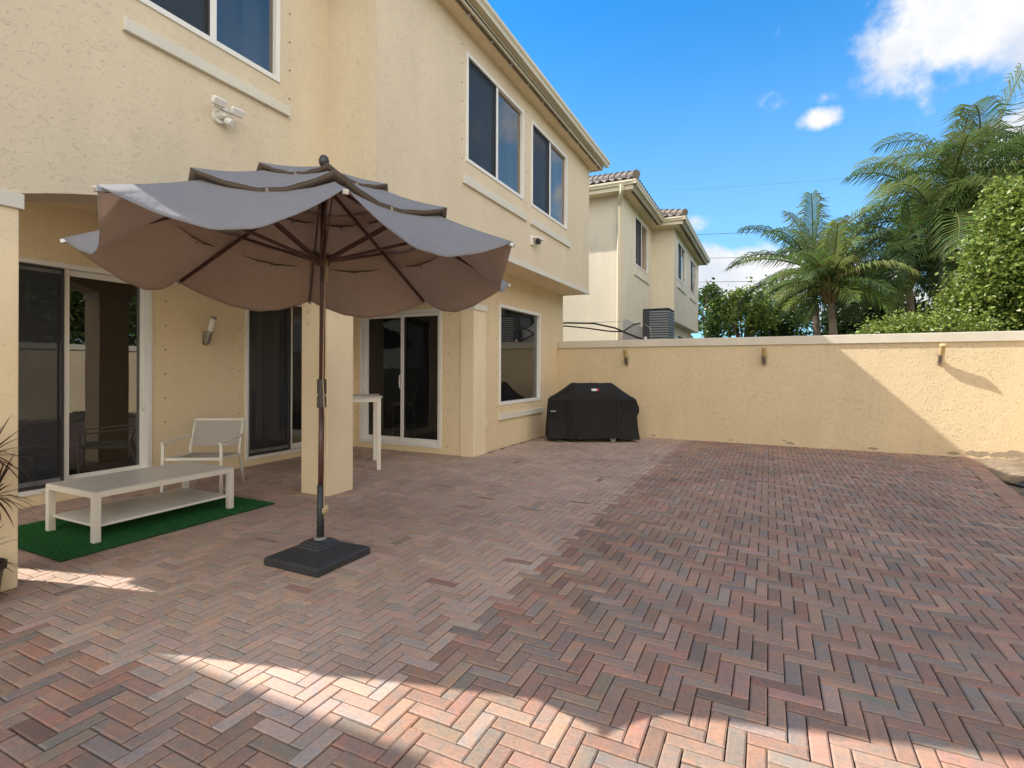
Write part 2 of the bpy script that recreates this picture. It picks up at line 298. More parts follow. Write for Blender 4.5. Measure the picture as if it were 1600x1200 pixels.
def grid_wall(mb, ax, a, b, u0, u1, z0, z1, holes):
    """wall between planes a and b normal to ax, over u0..u1, z0..z1, with rectangular holes (ua,ub,za,zb)"""
    us = sorted({u0, u1, *[h[i] for h in holes for i in (0, 1)]}); zs = sorted({z0, z1, *[h[i] for h in holes for i in (2, 3)]})
    us = [u for u in us if u0 <= u <= u1]; zs = [z for z in zs if z0 <= z <= z1]
    def solid(i, j):
        if i < 0 or j < 0 or i >= len(us)-1 or j >= len(zs)-1: return False
        cu = (us[i]+us[i+1])/2; cz = (zs[j]+zs[j+1])/2
        return not any(h[0] < cu < h[1] and h[2] < cz < h[3] for h in holes)
    def P(u, z, t): return (t, u, z) if ax == 'x' else (u, t, z)
    for i in range(len(us)-1):
        for j in range(len(zs)-1):
            if not solid(i, j): continue
            A, B, Cz, D = us[i], us[i+1], zs[j], zs[j+1]
            for t in (a, b): mb.add([P(A, Cz, t), P(B, Cz, t), P(B, D, t), P(A, D, t)], [(0, 1, 2, 3)])
            if not solid(i-1, j): mb.add([P(A, Cz, a), P(A, D, a), P(A, D, b), P(A, Cz, b)], [(0, 1, 2, 3)])
            if not solid(i+1, j): mb.add([P(B, Cz, a), P(B, D, a), P(B, D, b), P(B, Cz, b)], [(0, 1, 2, 3)])
            if not solid(i, j-1): mb.add([P(A, Cz, a), P(B, Cz, a), P(B, Cz, b), P(A, Cz, b)], [(0, 1, 2, 3)])
            if not solid(i, j+1): mb.add([P(A, D, a), P(B, D, a), P(B, D, b), P(A, D, b)], [(0, 1, 2, 3)])
    return mb
def weld(o, d=.0005):
    b = bmesh.new(); b.from_mesh(o.data); bmesh.ops.remove_doubles(b, verts=b.verts, dist=d); bmesh.ops.recalc_face_normals(b, faces=b.faces); b.to_mesh(o.data); b.free(); return o

# ------------------------------------------------------------------ ground, pavers
g = MB(); R_ = 1500
g.add([(-R_, -R_, -.06), (R_, -R_, -.06), (R_, R_, -.06), (-R_, R_, -.06)], [(0, 1, 2, 3)])
tag(g.build('ground', 'ground'), kind='structure')
def bx_in(y): return 2.08 + (y-6.3)*(.52/3.9)      # inner edge of the border course
def bx_out(y): return bx_in(y) + .21
bed = MB(); bed.add([(-6.6, -2.2, -.012), (bx_in(-2.2)+.1, -2.2, -.012), (bx_in(10.7)+.1, 10.7, -.012), (-6.6, 10.7, -.012)], [(0, 1, 2, 3)])
tag(bed.build('joint_sand', 'sand'), kind='structure')
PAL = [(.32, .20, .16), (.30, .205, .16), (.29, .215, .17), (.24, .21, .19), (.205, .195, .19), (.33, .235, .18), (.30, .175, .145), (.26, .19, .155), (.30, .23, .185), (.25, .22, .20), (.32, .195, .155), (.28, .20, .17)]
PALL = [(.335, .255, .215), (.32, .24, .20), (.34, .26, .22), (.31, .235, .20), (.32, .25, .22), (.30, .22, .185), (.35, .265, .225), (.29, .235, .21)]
def brick(mb, cx, cy, hx, hy, z, col, rot=0.0, ch=.0075, d=.014):
    tx = random.gauss(0, .0045); ty = random.gauss(0, .0045); c_, s_ = cos(rot), sin(rot); vs = []
    for ex, dz in ((0, 0), (1, 0), (1, 1)):
        for sx, sy in ((-1, -1), (1, -1), (1, 1), (-1, 1)):
            ux = sx*(hx - (ch if ex == 0 else 0)); uy = sy*(hy - (ch if ex == 0 else 0))
            zz = z + tx*ux + ty*uy - (0 if ex == 0 else (ch*.6 if dz == 0 else d))
            vs.append((cx + ux*c_ - uy*s_, cy + ux*s_ + uy*c_, zz))
    fs = [(0, 1, 2, 3)]
    for a in (0, 4):
        for j in range(4): fs.append((a+j, a+4+j, a+4+(j+1) % 4, a+(j+1) % 4))
    mb.add(vs, fs, col)
pv = MB(); w = .0672; gap = .0021
def pick(pal, v=.10):
    c = random.choice(pal); mu = [sum(p[q] for p in pal)/len(pal) for q in range(3)]; c = tuple(a*.62+b*.38 for a, b in zip(c, mu))
    if pal is PALL: lum = sum(c)/3; c = tuple((x*.78+lum*.22)*1.17 for x in c)
    elif pal is PAL: c = tuple(x*.93 for x in c)
    k = 1+random.gauss(0, v); return tuple(max(.02, x*k*m*(1+random.gauss(0, .02))) for x, m in zip(c, (1.11, 1.02, .93)))
for i in range(-102, 48):
    for j in range(-34, 162):
        k = (i+j) % 6
        if k == 0: cx, cy, hx, hy = (i+1.5)*w, (j+.5)*w, 1.5*w-gap, w/2-gap
        elif k == 3: cx, cy, hx, hy = (i+.5)*w, (j+1.5)*w, w/2-gap, 1.5*w-gap
        else: continue
        if cy < -2.1 or cy > 10.55 or cx < -6.5 or cx > bx_in(cy)+.02: continue
        if cx < -4.0 and cy > 7.05: continue
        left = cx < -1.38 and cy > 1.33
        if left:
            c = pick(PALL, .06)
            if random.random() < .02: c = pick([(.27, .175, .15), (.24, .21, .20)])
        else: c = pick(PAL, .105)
        z = random.gauss(0, .0009) + .0015*sin(cx*1.7+cy*.9)
        g2 = .0011 if left else .0004
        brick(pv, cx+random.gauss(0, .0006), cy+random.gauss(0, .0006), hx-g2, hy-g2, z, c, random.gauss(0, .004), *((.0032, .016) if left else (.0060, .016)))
tag(pv.build('patio_paving', 'paver', fix=False), kind='structure')
bp = MB(); ang = atan2(.52, 3.9); y = -2.1
while y < 10.5:
    brick(bp, bx_in(y)+.105+.0, y, .101, w/2-gap, .004+random.gauss(0, .001), pick([(.31, .205, .16), (.29, .19, .15), (.31, .22, .17), (.28, .185, .15)], .08), -ang+random.gauss(0, .006)); y += w
tag(bp.build('paver_border', 'paver', fix=False), kind='structure')
# planting bed strip along the right wall
sb = MB(); nx, ny = 24, 120
def hbed(x, y): return .012*sin(x*9+y*2)+.02*sin(y*5.1+x*3)*sin(x*4)+random.uniform(-.008, .008)
vs = []; fs = []
for j in range(ny+1):
    y = -2.2 + 12.85*j/ny
    for i in range(nx+1):
        x = bx_out(y)-.02 + (3.95-bx_out(y))*i/nx
        vs.append((x, y, -.03 + (.06 if i > 3 else .02)*min(1, i/6) + hbed(x, y)))
for j in range(ny):
    for i in range(nx): fs.append((j*(nx+1)+i, j*(nx+1)+i+1, (j+1)*(nx+1)+i+1, (j+1)*(nx+1)+i))
tag(sb.add(vs, fs).build('soil_strip', 'soil', smooth=True), kind='structure')

# ------------------------------------------------------------------ windows and doors (normal ax, outward sign s)
def P3(ax, t, u, z): return (t, u, z) if ax == 'x' else (u, t, z)
def bx(mb, ax, t0, t1, u0, u1, z0, z1):
    return mb.box(t0, t1, u0, u1, z0, z1) if ax == 'x' else mb.box(u0, u1, t0, t1, z0, z1)
def frame4(mb, ax, t0, t1, u0, u1, z0, z1, w, wb=None):
    wb = wb or w
    bx(mb, ax, t0, t1, u0, u0+w, z0, z1); bx(mb, ax, t0, t1, u1-w, u1, z0, z1)
    bx(mb, ax, t0, t1, u0+w, u1-w, z1-w, z1); bx(mb, ax, t0, t1, u0+w, u1-w, z0, z0+wb); return mb
def pane(parent, ax, t, u0, u1, z0, z1, m, name='pane'):
    p = MB(); p.add([P3(ax, t, u0, z0), P3(ax, t, u1, z0), P3(ax, t, u1, z1), P3(ax, t, u0, z1)], [(0, 1, 2, 3)]); return p.build(name, m, parent, fix=False)
def slider_window(parent, ax, t, s, u0, u1, z0, z1, screen='lo', gm='glass_up', fw_=.045, blind=True):
    """two-light sliding window; t = wall face, s = +1/-1 outward"""
    f = frame4(MB(), ax, t-s*.07, t+s*.014, u0, u1, z0, z1, fw_); um = (u0+u1)/2
    wdw = f.build('window', 'white', parent, bevel=.004)
    fr = MB(); bx(fr, ax, t-s*.055, t-s*.004, um-.028, um+.028, z0+fw_, z1-fw_); fr.build('mullion', 'white', wdw, bevel=.003)
    pane(wdw, ax, t-s*.045, u0+fw_, um-.028, z0+fw_, z1-fw_, gm); pane(wdw, ax, t-s*.035, um+.028, u1-fw_, z0+fw_, z1-fw_, gm)
    dk = frame4(MB(), ax, t-s*.034, t-s*.010, *( (u0+fw_, um-.028) if screen == 'lo' else (um+.028, u1-fw_)), z0+fw_, z1-fw_, .018); dk.build('screen_frame', 'dark', wdw)
    pane(wdw, ax, t-s*.02, *((u0+fw_, um-.028) if screen == 'lo' else (um+.028, u1-fw_)), z0+fw_, z1-fw_, 'screen', 'insect_screen')
    if blind:
        b = MB(); a = u1-fw_-.02; bx(b, ax, t-s*.16, t-s*.15, a-.20, a-.02, z0, z1); b.build('blind', 'blind', wdw)
    return wdw
def slider_door(parent, ax, t, s, u0, u1, z0, z1, panels, screen=0, handle=None, gm='glass'):
    """panels: list of (ua, ub, depth)"""
    f = frame4(MB(), ax, t-s*.12, t+s*.012, u0, u1, z0, z1, .05, .045)
    d = f.build('sliding_door', 'white', parent, bevel=.004)
    for k, (a, b, dp) in enumerate(panels):
        st = frame4(MB(), ax, t-s*(dp+.035), t-s*dp, a, b, z0+.045, z1-.05, .058, .075)
        p = st.build('door_panel', 'white', d, bevel=.003)
        pane(p, ax, t-s*(dp+.018), a+.058, b-.058, z0+.12, z1-.108, gm)
        if k == screen:
            sf = frame4(MB(), ax, t-s*(dp-.028), t-s*(dp-.012), a, b-.056, z0+.05, z1-.055, .022, .03); sf.build('screen_frame', 'dark', d)
            pane(d, ax, t-s*(dp-.02), a+.02, b-.076, z0+.08, z1-.075, 'screen', 'insect_screen')
    if handle:
        hu, hz, hd = handle
        h = MB(); h.tube([P3(ax, t-s*hd, hu, hz-.12), P3(ax, t-s*(hd-.035), hu, hz-.10), P3(ax, t-s*(hd-.045), hu, hz), P3(ax, t-s*(hd-.035), hu, hz+.10), P3(ax, t-s*hd, hu, hz+.12)], .010, 8)
        h.build('handle', 'white', d, smooth=True)
    return d
def anchors(parent, ax, t, s, pts):
    for u, z in pts:
        a = MB()
        c = [P3(ax, t+s*.003, u+.008*cos(q), z+.008*sin(q)) for q in [2*pi*k/8 for k in range(8)]]
        b = [P3(ax, t-s*.004, u+.010*cos(q), z+.010*sin(q)) for q in [2*pi*k/8 for k in range(8)]]
        a.add(b+c, [tuple(range(8, 16))]+[(k, (k+1) % 8, (k+1) % 8+8, k+8) for k in range(8)]); a.build('shutter_anchor', 'hole', parent)

# ------------------------------------------------------------------ own house
H = thing('house', 'cream stucco two storey house with sliding doors behind an arched porch', 'house', (-6, 5, 0))
FX = -4.12; BX = -3.48; DX = -6.4; LX = -4.06; Y0 = 1.08; YB = 4.05; Y1 = 10.86; ZS = 3.0; ZT = 5.66; RY = 6.93
def arch_pts(ya, yb, zp, k, n=20):
    yc = (ya+yb)/2; return [(ya+(yb-ya)*i/n, zp-k*((ya+(yb-ya)*i/n)-yc)**2) for i in range(n+1)]
up_ = MB(); grid_wall(up_, 'x', FX-.4, FX, Y0, YB, 2.80, ZT, [(2.16, 3.45, 4.01, 5.42)])
A1 = arch_pts(1.56, 4.09, 2.62, .13); up_.prism([(Y0, 2.80), (Y0, 2.41)] + A1 + [(YB, A1[-1][1]), (YB, 2.80)], FX-.4, FX, 'x')
up_.build('wall', 'stucco', H)
A2 = arch_pts(4.47, 6.93, 2.60, .13)
lw = MB(); lw.prism([(YB+.001, 3.02), (YB+.001, 2.41)] + A2 + [(RY, 3.02)], FX-.4, FX+.003, 'x'); lw.build('arch_wall', 'stucco_warm', H)
bw = MB(); grid_wall(bw, 'x', BX-.2, BX, YB, Y1, ZS, ZT, [(5.755, 7.49, 4.0, 5.40), (7.80, 9.47, 4.0, 5.40)])
bw.box(FX-.001, BX-.2, YB, YB+.2, ZS, ZT); bw.box(-9, BX-.2, Y1-.2, Y1, ZS, ZT)
bw.build('upper_bay_wall', 'stucco', H)
so = MB(); so.box(-6.6, BX-.012, YB+.02, Y1-.012, ZS-.05, ZS+.001); so.build('bay_soffit', 'stucco_smooth', H)
ed = MB(); ed.box(BX-.015, BX+.012, YB+.0, Y1+.006, ZS-.055, ZS+.03); ed.build('bay_edge_bead', 'trim', H, bevel=.004)
l2 = MB(); grid_wall(l2, 'x', LX-.2, LX, RY, Y1-.02, 0, ZS-.05, [(7.80, 9.57, .73, 2.44)]); l2.box(-12, LX-.2, Y1-.22, Y1-.02, 0, ZS-.05); l2.build('lower_wall', 'stucco_low', H)
rw = MB(); grid_wall(rw, 'y', RY, RY+.18, DX, LX-.2, 0, 2.95, [(-6.29, -4.62, .09, 2.30)]); rw.build('return_wall', 'stucco_warm', H)
dw = MB(); grid_wall(dw, 'x', DX-.2, DX, 1.2, RY+.18, 0, 2.95, [(2.02, 3.62, .11, 2.40), (4.82, 6.45, .083, 2.40)]); dw.build('porch_wall', 'stucco_warm', H)
# side wall of the porch (towards the camera's left) with its own arch
sw = MB(); sw.box(-6.6, FX-.4, Y0, Y0+.2, 2.95, 5.66)
sw.build('porch_end_wall', 'stucco', H)
pc = MB(); pc.box(DX, FX-.38, Y0+.2, RY, 2.95, 2.99); pc.build('porch_ceiling', 'stucco_smooth', H)
# columns with capitals
def column(x0, x1, y0, y1, zt=2.41, capz=(2.315, 2.408)):
    c = MB(); c.box(x0, x1, y0, y1, 0, zt); o = c.build('column', 'stucco_smooth', H, bevel=.008)
    k = MB(); k.box(x0-.015, x1+.018, y0-.018, y1+.018, *capz); k.build('capital', 'trim', o, bevel=.004)
column(-4.53, FX-.001, Y0+.001, 1.56)
column(-4.53, -4.15, 4.09, 4.47)
pl = MB(); pl.box(LX-.2, FX+.10, RY-.03, 7.28, 0, 2.34); pl.build('pilaster', 'stucco_smooth', H, bevel=.006)
pl = MB(); pl.box(LX-.22, FX+.12, RY-.045, 7.30, 2.245, 2.34); pl.build('capital', 'trim', H, bevel=.004)
# body and rooms behind
bd = MB(); bd.box(-13, -12.8, 1.2, Y1-.03, 0, ZT); bd.box(-12.8, -6.6, 1.2, 1.4, 0, ZT); bd.box(-12.8, FX-.4, Y0+.2, Y1-.2, 5.5, 5.56)
bd.box(-12.8, DX-.2, Y0+.2, Y1-.22, 2.95, 2.99); bd.build('body', 'stucco', H)
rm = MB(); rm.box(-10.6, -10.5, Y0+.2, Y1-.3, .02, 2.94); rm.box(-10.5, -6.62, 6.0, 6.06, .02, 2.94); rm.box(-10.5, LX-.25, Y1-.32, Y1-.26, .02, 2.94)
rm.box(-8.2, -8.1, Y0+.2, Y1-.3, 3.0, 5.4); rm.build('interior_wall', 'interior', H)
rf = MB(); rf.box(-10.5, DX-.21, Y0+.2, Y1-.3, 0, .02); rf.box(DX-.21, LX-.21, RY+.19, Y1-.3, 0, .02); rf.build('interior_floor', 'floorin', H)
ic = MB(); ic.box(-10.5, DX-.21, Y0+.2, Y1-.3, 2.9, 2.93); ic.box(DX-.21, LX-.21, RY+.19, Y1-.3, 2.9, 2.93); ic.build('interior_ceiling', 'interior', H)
# windows
slider_window(H, 'x', FX, 1, 2.16, 3.45, 4.01, 5.42)
slider_window(H, 'x', BX, 1, 5.755, 7.49, 4.0, 5.40); slider_window(H, 'x', BX, 1, 7.80, 9.47, 4.0, 5.40)
def sill(t, y0, y1, z0, z1): 
    s_ = MB(); s_.box(t-.002, t+.035, y0, y1, z0, z1); s_.build('sill_band', 'trim', H, bevel=.005)
sill(FX, 2.12, 3.55, 3.735, 3.825); sill(BX, 5.67, 7.59, 3.69, 3.80); sill(BX, 7.76, 9.61, 3.69, 3.80); sill(LX, 7.77, 9.67, .485, .585)
pw = frame4(MB(), 'x', LX-.09, LX+.014, 7.80, 9.57, .73, 2.44, .055).build('window', 'white', H, bevel=.004)
pane(pw, 'x', LX-.05, 7.855, 9.515, .785, 2.385, 'glass')
# doors
slider_door(H, 'x', DX, 1, 2.02, 3.62, .11, 2.40, [(2.07, 2.84, .04), (2.785, 3.60, .085)], 0, (3.565, .98, .085))
slider_door(H, 'x', DX, 1, 4.82, 6.45, .083, 2.40, [(4.87, 5.647, .04), (5.592, 6.40, .085)], 0)
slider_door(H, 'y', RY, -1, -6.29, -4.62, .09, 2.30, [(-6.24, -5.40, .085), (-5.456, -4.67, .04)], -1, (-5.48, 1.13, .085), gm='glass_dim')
# stucco edge beads and drip tracks
for y0_, y1_ in ((2.15, 2.75), (4.95, 5.5)):
    cu = MB(); n = 60; vs = []; fs = []
    for i in range(n+1):
        y = y0_+(y1_-y0_)*i/n; x = -6.95+.035*sin(i*1.1)+.01*sin(i*2.7); vs += [(x, y, .05), (x, y, 2.5)]
    for i in range(n): fs.append((2*i, 2*i+2, 2*i+3, 2*i+1))
    cu.add(vs, fs); cu.build('curtain', 'curtain', H, smooth=True, fix=False)
pts = [(3.77, .42+.285*k) for k in range(7)] + [(4.74, .45+.285*k) for k in range(7)]
anchors(H, 'x', DX, 1, pts)
anchors(H, 'y', RY, -1, [(-4.50, .12+.295*k) for k in range(9)] + [(-6.36, .3+.3*k) for k in range(7)])
anchors(H, 'x', LX, 1, [(7.72, .70+.29*k) for k in range(7)] + [(7.9+.4*k, .66) for k in range(4)])
anchors(H, 'x', BX, 1, [(5.66, 4.0+.24*k) for k in range(7)] + [(7.60, 4.0+.24*k) for k in range(7)])
anchors(H, 'x', FX, 1, [(3.565, 3.92+.27*k) for k in range(6)])
ot = MB(); ot.box(LX-.01, LX+.035, 7.27, 7.35, .43, .56); ot.build('outlet_cover', 'stucco_smooth', H, bevel=.006)
kn = MB(); kn.tube([(FX+.0, 1.33, 2.20), (FX+.02, 1.33, 2.20)], .014, 10); kn.build('screw_cover', 'trim', H)
# patched plaster scars on the second column
ps = MB()
for zc in (1.93, 1.80): ps.lathe([(.0, 0), (.02, .0), (.018, .008), (.0, .010)], 12).v
ps = MB()
for yc, zc, r in ((4.085, 1.96, .018), (4.085, 1.83, .02)):
    ps = MB(); ps.add([(-4.43+.04*0+r*cos(q), yc, zc+1.5*r*sin(q)) for q in [2*pi*k/10 for k in range(10)]]+[(-4.43, yc-.008, zc)], [(k, (k+1) % 10, 10) for k in range(10)]); ps.build('plaster_patch', 'cap', H)

# roofs with gutters
def eave(parent, pts, wallx, zs, gx, gtop, name='gutter'):
    pass
def gutter_run(mb, p, q, out, gtop):
    """K-style gutter section swept from p to q; out = outward unit vector"""
    out = Vector(out); prof = [(-.11, 0), (-.11, -.115), (-.035, -.115), (-.025, -.075), (0, -.045), (0, 0), (-.012, 0), (-.012, -.03), (-.10, -.105), (-.10, 0)]
    p = Vector(p); q = Vector(q); n = len(prof)
    vs = [e + out*a + Vector((0, 0, b)) for e in (p, q) for a, b in prof]
    mb.add(vs, [tuple(range(n))[::-1], tuple(range(n, 2*n))] + [(i, (i+1) % n, (i+1) % n+n, i+n) for i in range(n)])
GT = 5.84
gm = MB(); gutter_run(gm, (-3.10, 3.55, GT), (-3.10, 11.16, GT), (1, 0, 0), GT); gutter_run(gm, (-3.74, .75, GT), (-3.74, 3.55, GT), (1, 0, 0), GT)
gut = gm.build('gutter', 'gutter', H, bevel=.003)
sf = MB(); sf.box(-12.9, -3.215, YB-.35, 11.02, ZT, ZT+.03); sf.box(-12.9, -3.85, Y0-.02, YB-.35, ZT, ZT+.03); sf.build('roof_soffit', 'stucco_smooth', H)
vt = MB(); vt.box(-3.30, -3.262, YB-.3, 10.95, ZT-.014, ZT-.002); vt.build('soffit_vent', 'vent', H)
for k in range(12):
    cp = MB(); cp.box(-3.30, -3.262, 4.3+.58*k, 4.34+.58*k, ZT-.032, ZT-.016); cp.build('gutter_clip', 'silver', H)
fa = MB(); fa.box(-3.245, -3.215, YB-.35, 11.03, ZT-.02, GT-.01); fa.box(-8, -3.245, 11.02, 11.05, ZT-.02, GT+.02); fa.build('fascia', 'gutter', H)
def tile_plane(mb, a, b, c, d, nrow=14, ncol=30, h=.05):
    """barrel tiles over the quad a,b (eave) c,d (ridge side)"""
    a, b, c, d = map(Vector, (a, b, c, d)); nrm = (b-a).cross(d-a).normalized()
    if nrm.z < 0: nrm = -nrm
    vs = []; fs = []; m = ncol*6
    for r in range(nrow+1):
        for e in (0, 1):
            t = min(1, (r+e*.999)/(nrow)) if e else r/nrow
            if r == nrow and e: continue
            for i in range(m+1):
                s_ = i/m; p = a.lerp(b, s_).lerp(d.lerp(c, s_), t)
                ph = (i % 6)/6*2*pi; vs.append(p + nrm*(h*.5*(1-cos(ph))*.8 + (.045 if e == 0 else .0)))
    rows = 2*nrow+1
    for r in range(rows-1):
        for i in range(m): fs.append((r*(m+1)+i, r*(m+1)+i+1, (r+1)*(m+1)+i+1, (r+1)*(m+1)+i))
    mb.add(vs, fs)
rf = MB(); SL = .40
def rz(x, xe, z0=GT-.07): return z0+SL*(xe-x)
tile_plane(rf, (-3.16, 11.2, GT-.07), (-3.16, 3.5, GT-.07), (-8, 6.2, rz(-8, -3.16)), (-8, 6.4, rz(-8, -3.16)), 12, 36)
tile_plane(rf, (-8, 11.2, GT-.07), (-3.16, 11.2, GT-.07), (-7.99, 6.4, rz(-8, -3.16)), (-8, 6.4, rz(-8, -3.16)), 12, 24)
tile_plane(rf, (-3.8, 3.6, GT+.01), (-3.8, Y0-.05, GT+.01), (-8, Y0-.05, rz(-8, -3.8)), (-8, 3.6, rz(-8, -3.8)), 12, 14)
rf.add([(-8, Y0-.05, 7.6), (-8, 11.2, GT), (-12.9, 11.2, GT), (-12.9, Y0-.05, GT), (-8, 6.3, 7.87)], [(0, 4, 2, 3), (4, 1, 2)])
rf.add([(-3.8, Y0-.03, GT), (-8, Y0-.03, 7.6), (-12.9, Y0-.03, GT), ], [(0, 1, 2)])
rf.build('roof', 'tile', H, smooth=False)

# ------------------------------------------------------------------ neighbour house on the right
NH = thing('house', 'pale cream two storey house beyond the wall with tiled hip roof and downspout', 'house', (-6, 18, 0))
NX, MX, NY, JY, EY, NT = -3.4, -2.72, 13.4, 17.3, 23.75, 5.86
n1 = MB(); grid_wall(n1, 'x', NX-.2, NX, NY, JY+.1, 0, NT, [(14.80, 16.58, 4.30, 5.70)]); grid_wall(n1, 'y', NY, NY+.2, -9, NX-.2, 0, NT, []); n1.box(-9, -8.8, NY+.2, EY, 0, NT)
n1.build('wall', 'stucco_far', NH)
n2 = MB(); grid_wall(n2, 'x', MX-.2, MX, JY, EY, 2.95, NT, [(18.0, 19.8, 4.35, 5.62), (21.1, 22.8, 4.35, 5.62)]); n2.box(NX-.001, MX-.2, JY, JY+.2, 2.95, NT); n2.box(-8.8, MX-.2, EY-.2, EY, 2.95, NT)
n2.box(NX-.2, MX-.01, JY+.01, EY-.01, 2.90, 2.951); n2.build('upper_bay_wall', 'stucco_far', NH)
n3 = MB(); grid_wall(n3, 'x', -3.2, -3.0, JY+.1, EY-.1, 0, 2.90, [(19.9, 22.4, 1.4, 2.62)]); n3.build('lower_wall', 'stucco_far', NH)
n3 = MB(); n3.box(MX-.01, MX+.012, JY-.01, EY+.01, 2.895, 2.98); n3.build('bay_edge_bead', 'trim', NH)
slider_window(NH, 'x', NX, 1, 14.80, 16.58, 4.30, 5.70); slider_window(NH, 'x', MX, 1, 18.0, 19.8, 4.35, 5.62); slider_window(NH, 'x', MX, 1, 21.1, 22.8, 4.35, 5.62)
slider_window(NH, 'x', -3.0, 1, 19.9, 22.4, 1.4, 2.62)
for t_, a, b, z_ in ((NX, 14.72, 16.7, 4.0), (MX, 17.9, 19.9, 4.05), (MX, 21.0, 22.9, 4.05)):
    s_ = MB(); s_.box(t_-.002, t_+.035, a, b, z_, z_+.11); s_.build('sill_band', 'trim', NH)
rmn = MB(); rmn.box(-5.6, -5.5, NY+.3, EY-.3, .1, 5.6); rmn.build('interior_wall', 'interior', NH)
GN = 6.06
ng = MB(); gutter_run(ng, (-9, 12.96, GN), (-2.93, 12.96, GN), (0, -1, 0), GN); gutter_run(ng, (-2.93, 12.96, GN), (-2.93, 16.85, GN), (1, 0, 0), GN)
gutter_run(ng, (-3.04, 16.74, GN), (-2.28, 16.74, GN), (0, -1, 0), GN); gutter_run(ng, (-2.28, 16.74, GN), (-2.28, 24.2, GN), (1, 0, 0), GN); ng.build('gutter', 'gutter', NH)
ns = MB(); ns.box(-9, -3.04, 13.07, 24.1, NT, NT+.03); ns.box(-3.04, -2.39, 16.85, 24.1, NT, NT+.03); ns.build('roof_soffit', 'stucco_smooth', NH)
nf = MB(); nf.box(-9, -3.04, 13.04, 13.07, NT-.02, GN-.01); nf.box(-3.07, -3.04, 13.07, 16.85, NT-.02, GN-.01); nf.box(-3.04, -2.39, 16.82, 16.85, NT-.02, GN-.01); nf.box(-2.42, -2.39, 16.85, 24.1, NT-.02, GN-.01); nf.build('fascia', 'gutter', NH)
nv = MB(); nv.box(-3.15, -3.08, 13.3, 16.7, NT-.014, NT-.002); nv.box(-2.52, -2.45, 17.0, 23.9, NT-.014, NT-.002); nv.build('soffit_vent', 'vent', NH)
nr = MB(); S2 = .41; hz = lambda d: GN-.02+S2*d
tile_plane(nr, (-9, 12.98, GN-.02), (-2.95, 12.98, GN-.02), (-5.95, 15.98, hz(3)), (-9, 15.98, hz(3)), 9, 30)
tile_plane(nr, (-2.95, 12.98, GN-.02), (-2.95, 17.5, GN-.02), (-5.95, 17.5, hz(3)), (-5.95, 15.98, hz(3)), 9, 20)
tile_plane(nr, (-4.5, 16.78, GN-.02), (-2.32, 16.78, GN-.02), (-3.9, 18.36, hz(1.58)), (-4.5, 18.36, hz(1.58)), 5, 10)
tile_plane(nr, (-2.32, 16.78, GN-.02), (-2.32, 24.2, GN-.02), (-5.3, 24.2, hz(2.98)), (-5.3, 19.76, hz(2.98)), 9, 34)
nr.build('roof', 'tile', NH)
for (a, b) in (((-2.95, 12.98, GN+.05), (-5.95, 15.98, hz(3)+.04)), ((-2.32, 16.78, GN+.05), (-5.3, 19.76, hz(2.98)+.04))):
    hp = MB(); a = Vector(a); b = Vector(b); L = (b-a).length; k = int(L/.3)
    for i in range(k):
        p = a.lerp(b, i/k); q = a.lerp(b, (i+1.15)/k); hp.tube([p+Vector((0, 0, .05)), q+Vector((0, 0, .02))], [.115, .085], 10)
    hp.build('hip_tiles', 'tile', NH)
ds = MB(); ds.tube([(-3.30, 12.93, GN-.10), (-3.31, 12.97, GN-.22), (-3.44, 13.24, GN-.42), (-3.48, 13.345, GN-.52), (-3.48, 13.345, .1)], .052, 4); ds.build('downspout', 'gutter', NH)

# unseen house at the left, added so that its eave shades the foreground
LH = thing('house', 'unseen cream stucco house added on the camera side to shade the foreground', 'house', (-11, -4, 0))
b_ = MB(); b_.box(-15, -7.3, -9, -.5, 0, 5.45); b_.build('wall', 'stucco', LH)
b_ = MB(); b_.add([(-15.3, -9.4, 5.45), (-6.7, -9.4, 5.45), (-6.7, -.03, 5.45), (-15.3, -.03, 5.45), (-15.3, -9.4, 5.60), (-6.7, -9.4, 5.60), (-6.7, -.03, 5.60), (-15.3, -.03, 5.60), (-11, -5.1, 7.1), (-11, -4.3, 7.1)], [(0, 3, 2, 1), (0, 1, 5, 4), (1, 2, 6, 5), (2, 3, 7, 6), (3, 0, 4, 7), (4, 5, 8), (5, 6, 9, 8), (6, 7, 9), (7, 4, 8, 9)]); b_.build('roof', 'tile', LH)

# ------------------------------------------------------------------ boundary walls
BW = thing('boundary_wall', 'cream stucco garden wall with flat cap across the back of the patio', 'wall', (0, 10.5, 0))
a = MB(); y_ = lambda x: 10.53 - .02*(x+4.0)
a.add([(-4.06, y_(-4.06), -.05), (8, y_(8), -.05), (8, y_(8)+.2, -.05), (-4.06, y_(-4.06)+.2, -.05), (-4.06, y_(-4.06), 1.79), (8, y_(8), 1.79), (8, y_(8)+.2, 1.79), (-4.06, y_(-4.06)+.2, 1.79)],
      [(0, 3, 2, 1), (4, 5, 6, 7), (0, 1, 5, 4), (1, 2, 6, 5), (2, 3, 7, 6), (3, 0, 4, 7)])
a.build('wall_body', 'stucco_wall', BW)
a = MB(); e0, e1 = -.03, .23
a.add([(-4.058, y_(-4.06)+e0, 1.79), (8.02, y_(8)+e0, 1.79), (8.02, y_(8)+e1, 1.79), (-4.058, y_(-4.06)+e1, 1.79), (-4.058, y_(-4.06)+e0, 1.935), (8.02, y_(8)+e0, 1.945), (8.02, y_(8)+e1, 1.945), (-4.058, y_(-4.06)+e1, 1.935)],
      [(0, 3, 2, 1), (4, 5, 6, 7), (0, 1, 5, 4), (1, 2, 6, 5), (2, 3, 7, 6), (3, 0, 4, 7)])
a.build('cap', 'cap', BW, bevel=.008)
